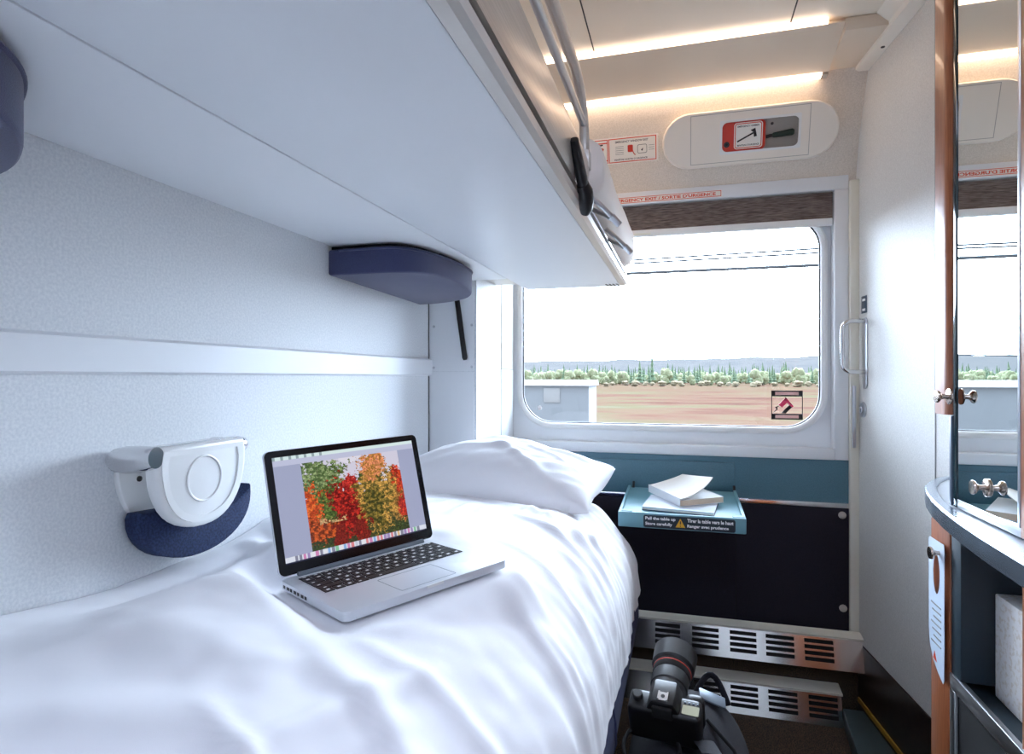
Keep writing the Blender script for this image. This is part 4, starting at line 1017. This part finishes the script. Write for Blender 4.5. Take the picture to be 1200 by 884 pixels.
M_field = fieldmat()
struct(MB().box((-1500, 3.2, GZ - .3), (1500, 3200, GZ)).build('ground', M_field))
M_hill = mat('haze grey wooded hill', (80, 80, 80), 1, rgb2=(86, 85, 84), scale=.02, spec=0)  # distance haze is put into this muted grey
def hill(Y, base, amp, seed):
    mb = MB()
    mb.grid(lambda u, v: Vector((-1800 + 3600 * u, Y + v * 500, GZ + (base + amp * (noise.noise(Vector((u * 14, seed, 0))) + .4 * noise.noise(Vector((u * 45, seed, 3))))) * (1 if v > 0 else 0) + (0 if v else 0))), 160, 1)
    return struct(mb.build('hill', M_hill))
hill(1500, 62, 16, 1.3); 
M_con = mat('spruce foliage', (88, 106, 86), .95, rgb2=(106, 122, 96), scale=1.2, spec=.1)
M_dec = mat('larch foliage', (120, 128, 98), .95, rgb2=(142, 144, 116), scale=.9, spec=.1)
M_gold2 = mat('tan brush foliage', (128, 120, 100), .95, rgb2=(138, 128, 106), scale=.9, spec=.1)
M_trunk = mat('tree trunk', (104, 90, 78), .9)
def conifer_mesh(seed):
    rg = random.Random(seed); mb = MB(); n = 6
    for k in range(n):
        z = 1.2 + k * 1.35; r = (1.75 - k * .27) * rg.uniform(.85, 1.12)
        mb.lathe([(r, z), (r * .55, z + .7), (.05, z + 2.1)], n=9, M=Matrix.Rotation(rg.random() * 6, 4, 'Z') @ Matrix.Translation((rg.uniform(-.12, .12), rg.uniform(-.12, .12), 0)))
    return mb
def bush_mesh(seed):
    rg = random.Random(seed); mb = MB()
    for k in range(9):
        a = rg.random() * 6.3; d = rg.random() * 1.5; r = rg.uniform(.9, 1.7); z = rg.uniform(1.5, 5.0)
        t = bmesh.new(); bmesh.ops.create_icosphere(t, subdivisions=2, radius=r)
        for v in t.verts: v.co *= 1 + .3 * noise.noise(v.co * 1.7 + Vector((seed, k, 0)))
        for v in t.verts: v.co.z *= 1.3
        mb._merge(t, Matrix.Translation((d * math.cos(a), d * math.sin(a), z)))
    return mb
def proto(name, label, cat, mbk, mtl, seed, group, th):
    t = thing(name, label, cat, (0, 300, GZ), group)
    Mo = Matrix.Translation((0, 300, GZ))
    f = mbk(seed); f.build('foliage', mtl, t, M=Mo, smooth=0)
    MB().lathe([(.22, 0), (.16, th), (.05, th + .3)], n=7, M=Mo).build('trunk', M_trunk, t)
    return t
CL = 'dark green spruce in the far treeline beyond the field'
BL = 'pale yellow-green leafy tree in the far treeline beyond the field'
TL = 'tan autumn shrub at the foot of the far treeline'
cons = [proto('spruce', CL, 'tree', conifer_mesh, M_con, s_, 'spruces in the far treeline', 8) for s_ in (1, 2, 3)]
decs = [proto('broadleaf_tree', BL, 'tree', bush_mesh, M_dec, s_, 'pale trees in the far treeline', 4) for s_ in (4, 5, 6)]
tans = [proto('autumn_shrub', TL, 'shrub', bush_mesh, M_gold2, s_, 'tan shrubs by the far treeline', 2) for s_ in (8, 9)]
rg = random.Random(5)
placed = []
def scatter(protos, n, y0, y1, s0, s1, zs=1, rad=2.2):
    for i in range(n):
        pr = protos[i % len(protos)]
        o = pr if i < len(protos) else copy_tree(pr)
        k = rg.uniform(s0, s1)
        for tr in range(60):
            Y = rg.uniform(y0, y1); X = (-.50 + .80 * ((i + rg.random()) / n if tr < 12 else rg.random())) * Y
            if all((X - a) ** 2 + (Y - b) ** 2 > (rad * k + c_) ** 2 for a, b, c_ in placed): break
        placed.append((X, Y, rad * k))
        o.location = (X, Y, GZ); o.scale = (k, k, k * zs); o.rotation_euler = (0, 0, rg.random() * 6.28)
scatter(cons, 220, 205, 310, .55, .95, .85, rad=1.7)
scatter(decs, 170, 190, 290, .5, .85, .95, rad=2.4)
scatter(tans, 50, 165, 190, .35, .6, .45, rad=2.6)
lt = copy_tree(cons[1]); p = P(764, 440, Y=215); lt.location = (p.x, 215, GZ); lt.scale = (.7, .7, 1.25); lt['label'] = 'tall lone dark tree rising above the far treeline'
del lt['group']

# trackside cabin outside the window
sh = thing('trackside_cabin', 'pale blue-grey trackside cabin with white roof outside the window', 'cabin', (-6, 14, GZ))
M_shed = mat('pale blue siding', (124, 128, 132), .8); M_shw = mat('white roof sheet', (140, 140, 140), .6)
xr = P(690, 470, Y=13).x; zt_ = P(650, 452, Y=13).z
MB().box((-9, 13, GZ), (xr, 14.2, zt_)).build('walls', M_shed, sh)
MB().prism([(12.9, zt_), (14.3, zt_), (14.1, zt_ + .12), (13.1, zt_ + .12)], -9.1, xr + .05, fn=lambda x, y, h: (h, x, y)).build('roof', M_shw, sh)
p0 = P(637, 455, Y=12.98); p1 = P(656, 472, Y=12.98)
MB().box((p0.x, 12.975, p1.z), (p1.x, 12.999, p0.z), .005).build('window', M_shw, sh)
# overhead wires
M_wire = mat('wire', (46, 50, 54), .6)
for (pxa, pya, pxb, pyb, r_, nm) in ((740, 320.5, 965, 310.5, .038, 'lowest and darkest overhead wire crossing the window'), (740, 305, 965, 291, .023, 'thin overhead wire, topmost of those crossing the window'), (740, 309, 965, 296, .023, 'thin overhead wire, second from top across the window'), (615, 419, 965, 403, .014, 'faint low wire just above the treeline')):
    a = P(pxa, pya, Y=15); b = P(pxb, pyb, Y=15); d = b - a
    mb = MB(); mb.tube([a - d * 3, a, b, b + d * 2], r_, 6)
    tag(mb.build('overhead_wire', M_wire), nm, 'wire', 'overhead wires')

# ================================================================== LIGHT, SKY, CAMERA
SKYMAX = 25.0     # peak of the sky glow added ahead of the window to light the cabin
wd = bpy.data.worlds.new('overcast sky'); scene.world = wd; wd.use_nodes = True; nt = wd.node_tree
bg = nt.nodes['Background']
tc = nt.nodes.new('ShaderNodeTexCoord'); mp = nt.nodes.new('ShaderNodeMapping'); mp.inputs['Scale'].default_value = (1, 1, 4)
nt.links.new(tc.outputs['Generated'], mp.inputs['Vector'])
n = nt.nodes.new('ShaderNodeTexNoise'); n.inputs['Scale'].default_value = 2.2; n.inputs['Detail'].default_value = 4; nt.links.new(mp.outputs[0], n.inputs['Vector'])
r = nt.nodes.new('ShaderNodeValToRGB'); r.color_ramp.elements[0].color = (.61, .75, .98, 1); r.color_ramp.elements[1].color = (.74, .84, 1.0, 1); r.color_ramp.elements[0].position = .35; r.color_ramp.elements[1].position = .6
nt.links.new(n.outputs['Fac'], r.inputs['Fac']); nt.links.new(r.outputs['Color'], bg.inputs['Color'])
sx = nt.nodes.new('ShaderNodeVectorMath'); sx.operation = 'DOT_PRODUCT'; sx.inputs[1].default_value = (.02, .93, .36)
nm = nt.nodes.new('ShaderNodeVectorMath'); nm.operation = 'NORMALIZE'; nt.links.new(tc.outputs['Generated'], nm.inputs[0]); nt.links.new(nm.outputs[0], sx.inputs[0])
mr = nt.nodes.new('ShaderNodeMapRange'); mr.interpolation_type = 'SMOOTHSTEP'; mr.inputs['From Min'].default_value = .2; mr.inputs['From Max'].default_value = 1.0; mr.inputs['To Min'].default_value = 3.5; mr.inputs['To Max'].default_value = SKYMAX
nt.links.new(sx.outputs['Value'], mr.inputs['Value']); nt.links.new(mr.outputs[0], bg.inputs['Strength'])

cam = bpy.data.cameras.new('camera'); co = bpy.data.objects.new('camera', cam); col.objects.link(co); scene.camera = co
cam.sensor_width = 36; cam.lens = 36 * FPX / 1200; cam.clip_start = .02; cam.clip_end = 6000
co.matrix_world = frame((0, 0, 0), RT, UP, -FW)

for o in list(col.objects):
    if o.parent is None: o.location.z += ZC
scene.view_settings.view_transform = 'Standard'; scene.view_settings.look = 'None'; scene.view_settings.gamma = 1; scene.view_settings.use_curve_mapping = False
scene.view_settings.exposure = 0.35
scene.cycles.max_bounces = 10; scene.cycles.diffuse_bounces = 6
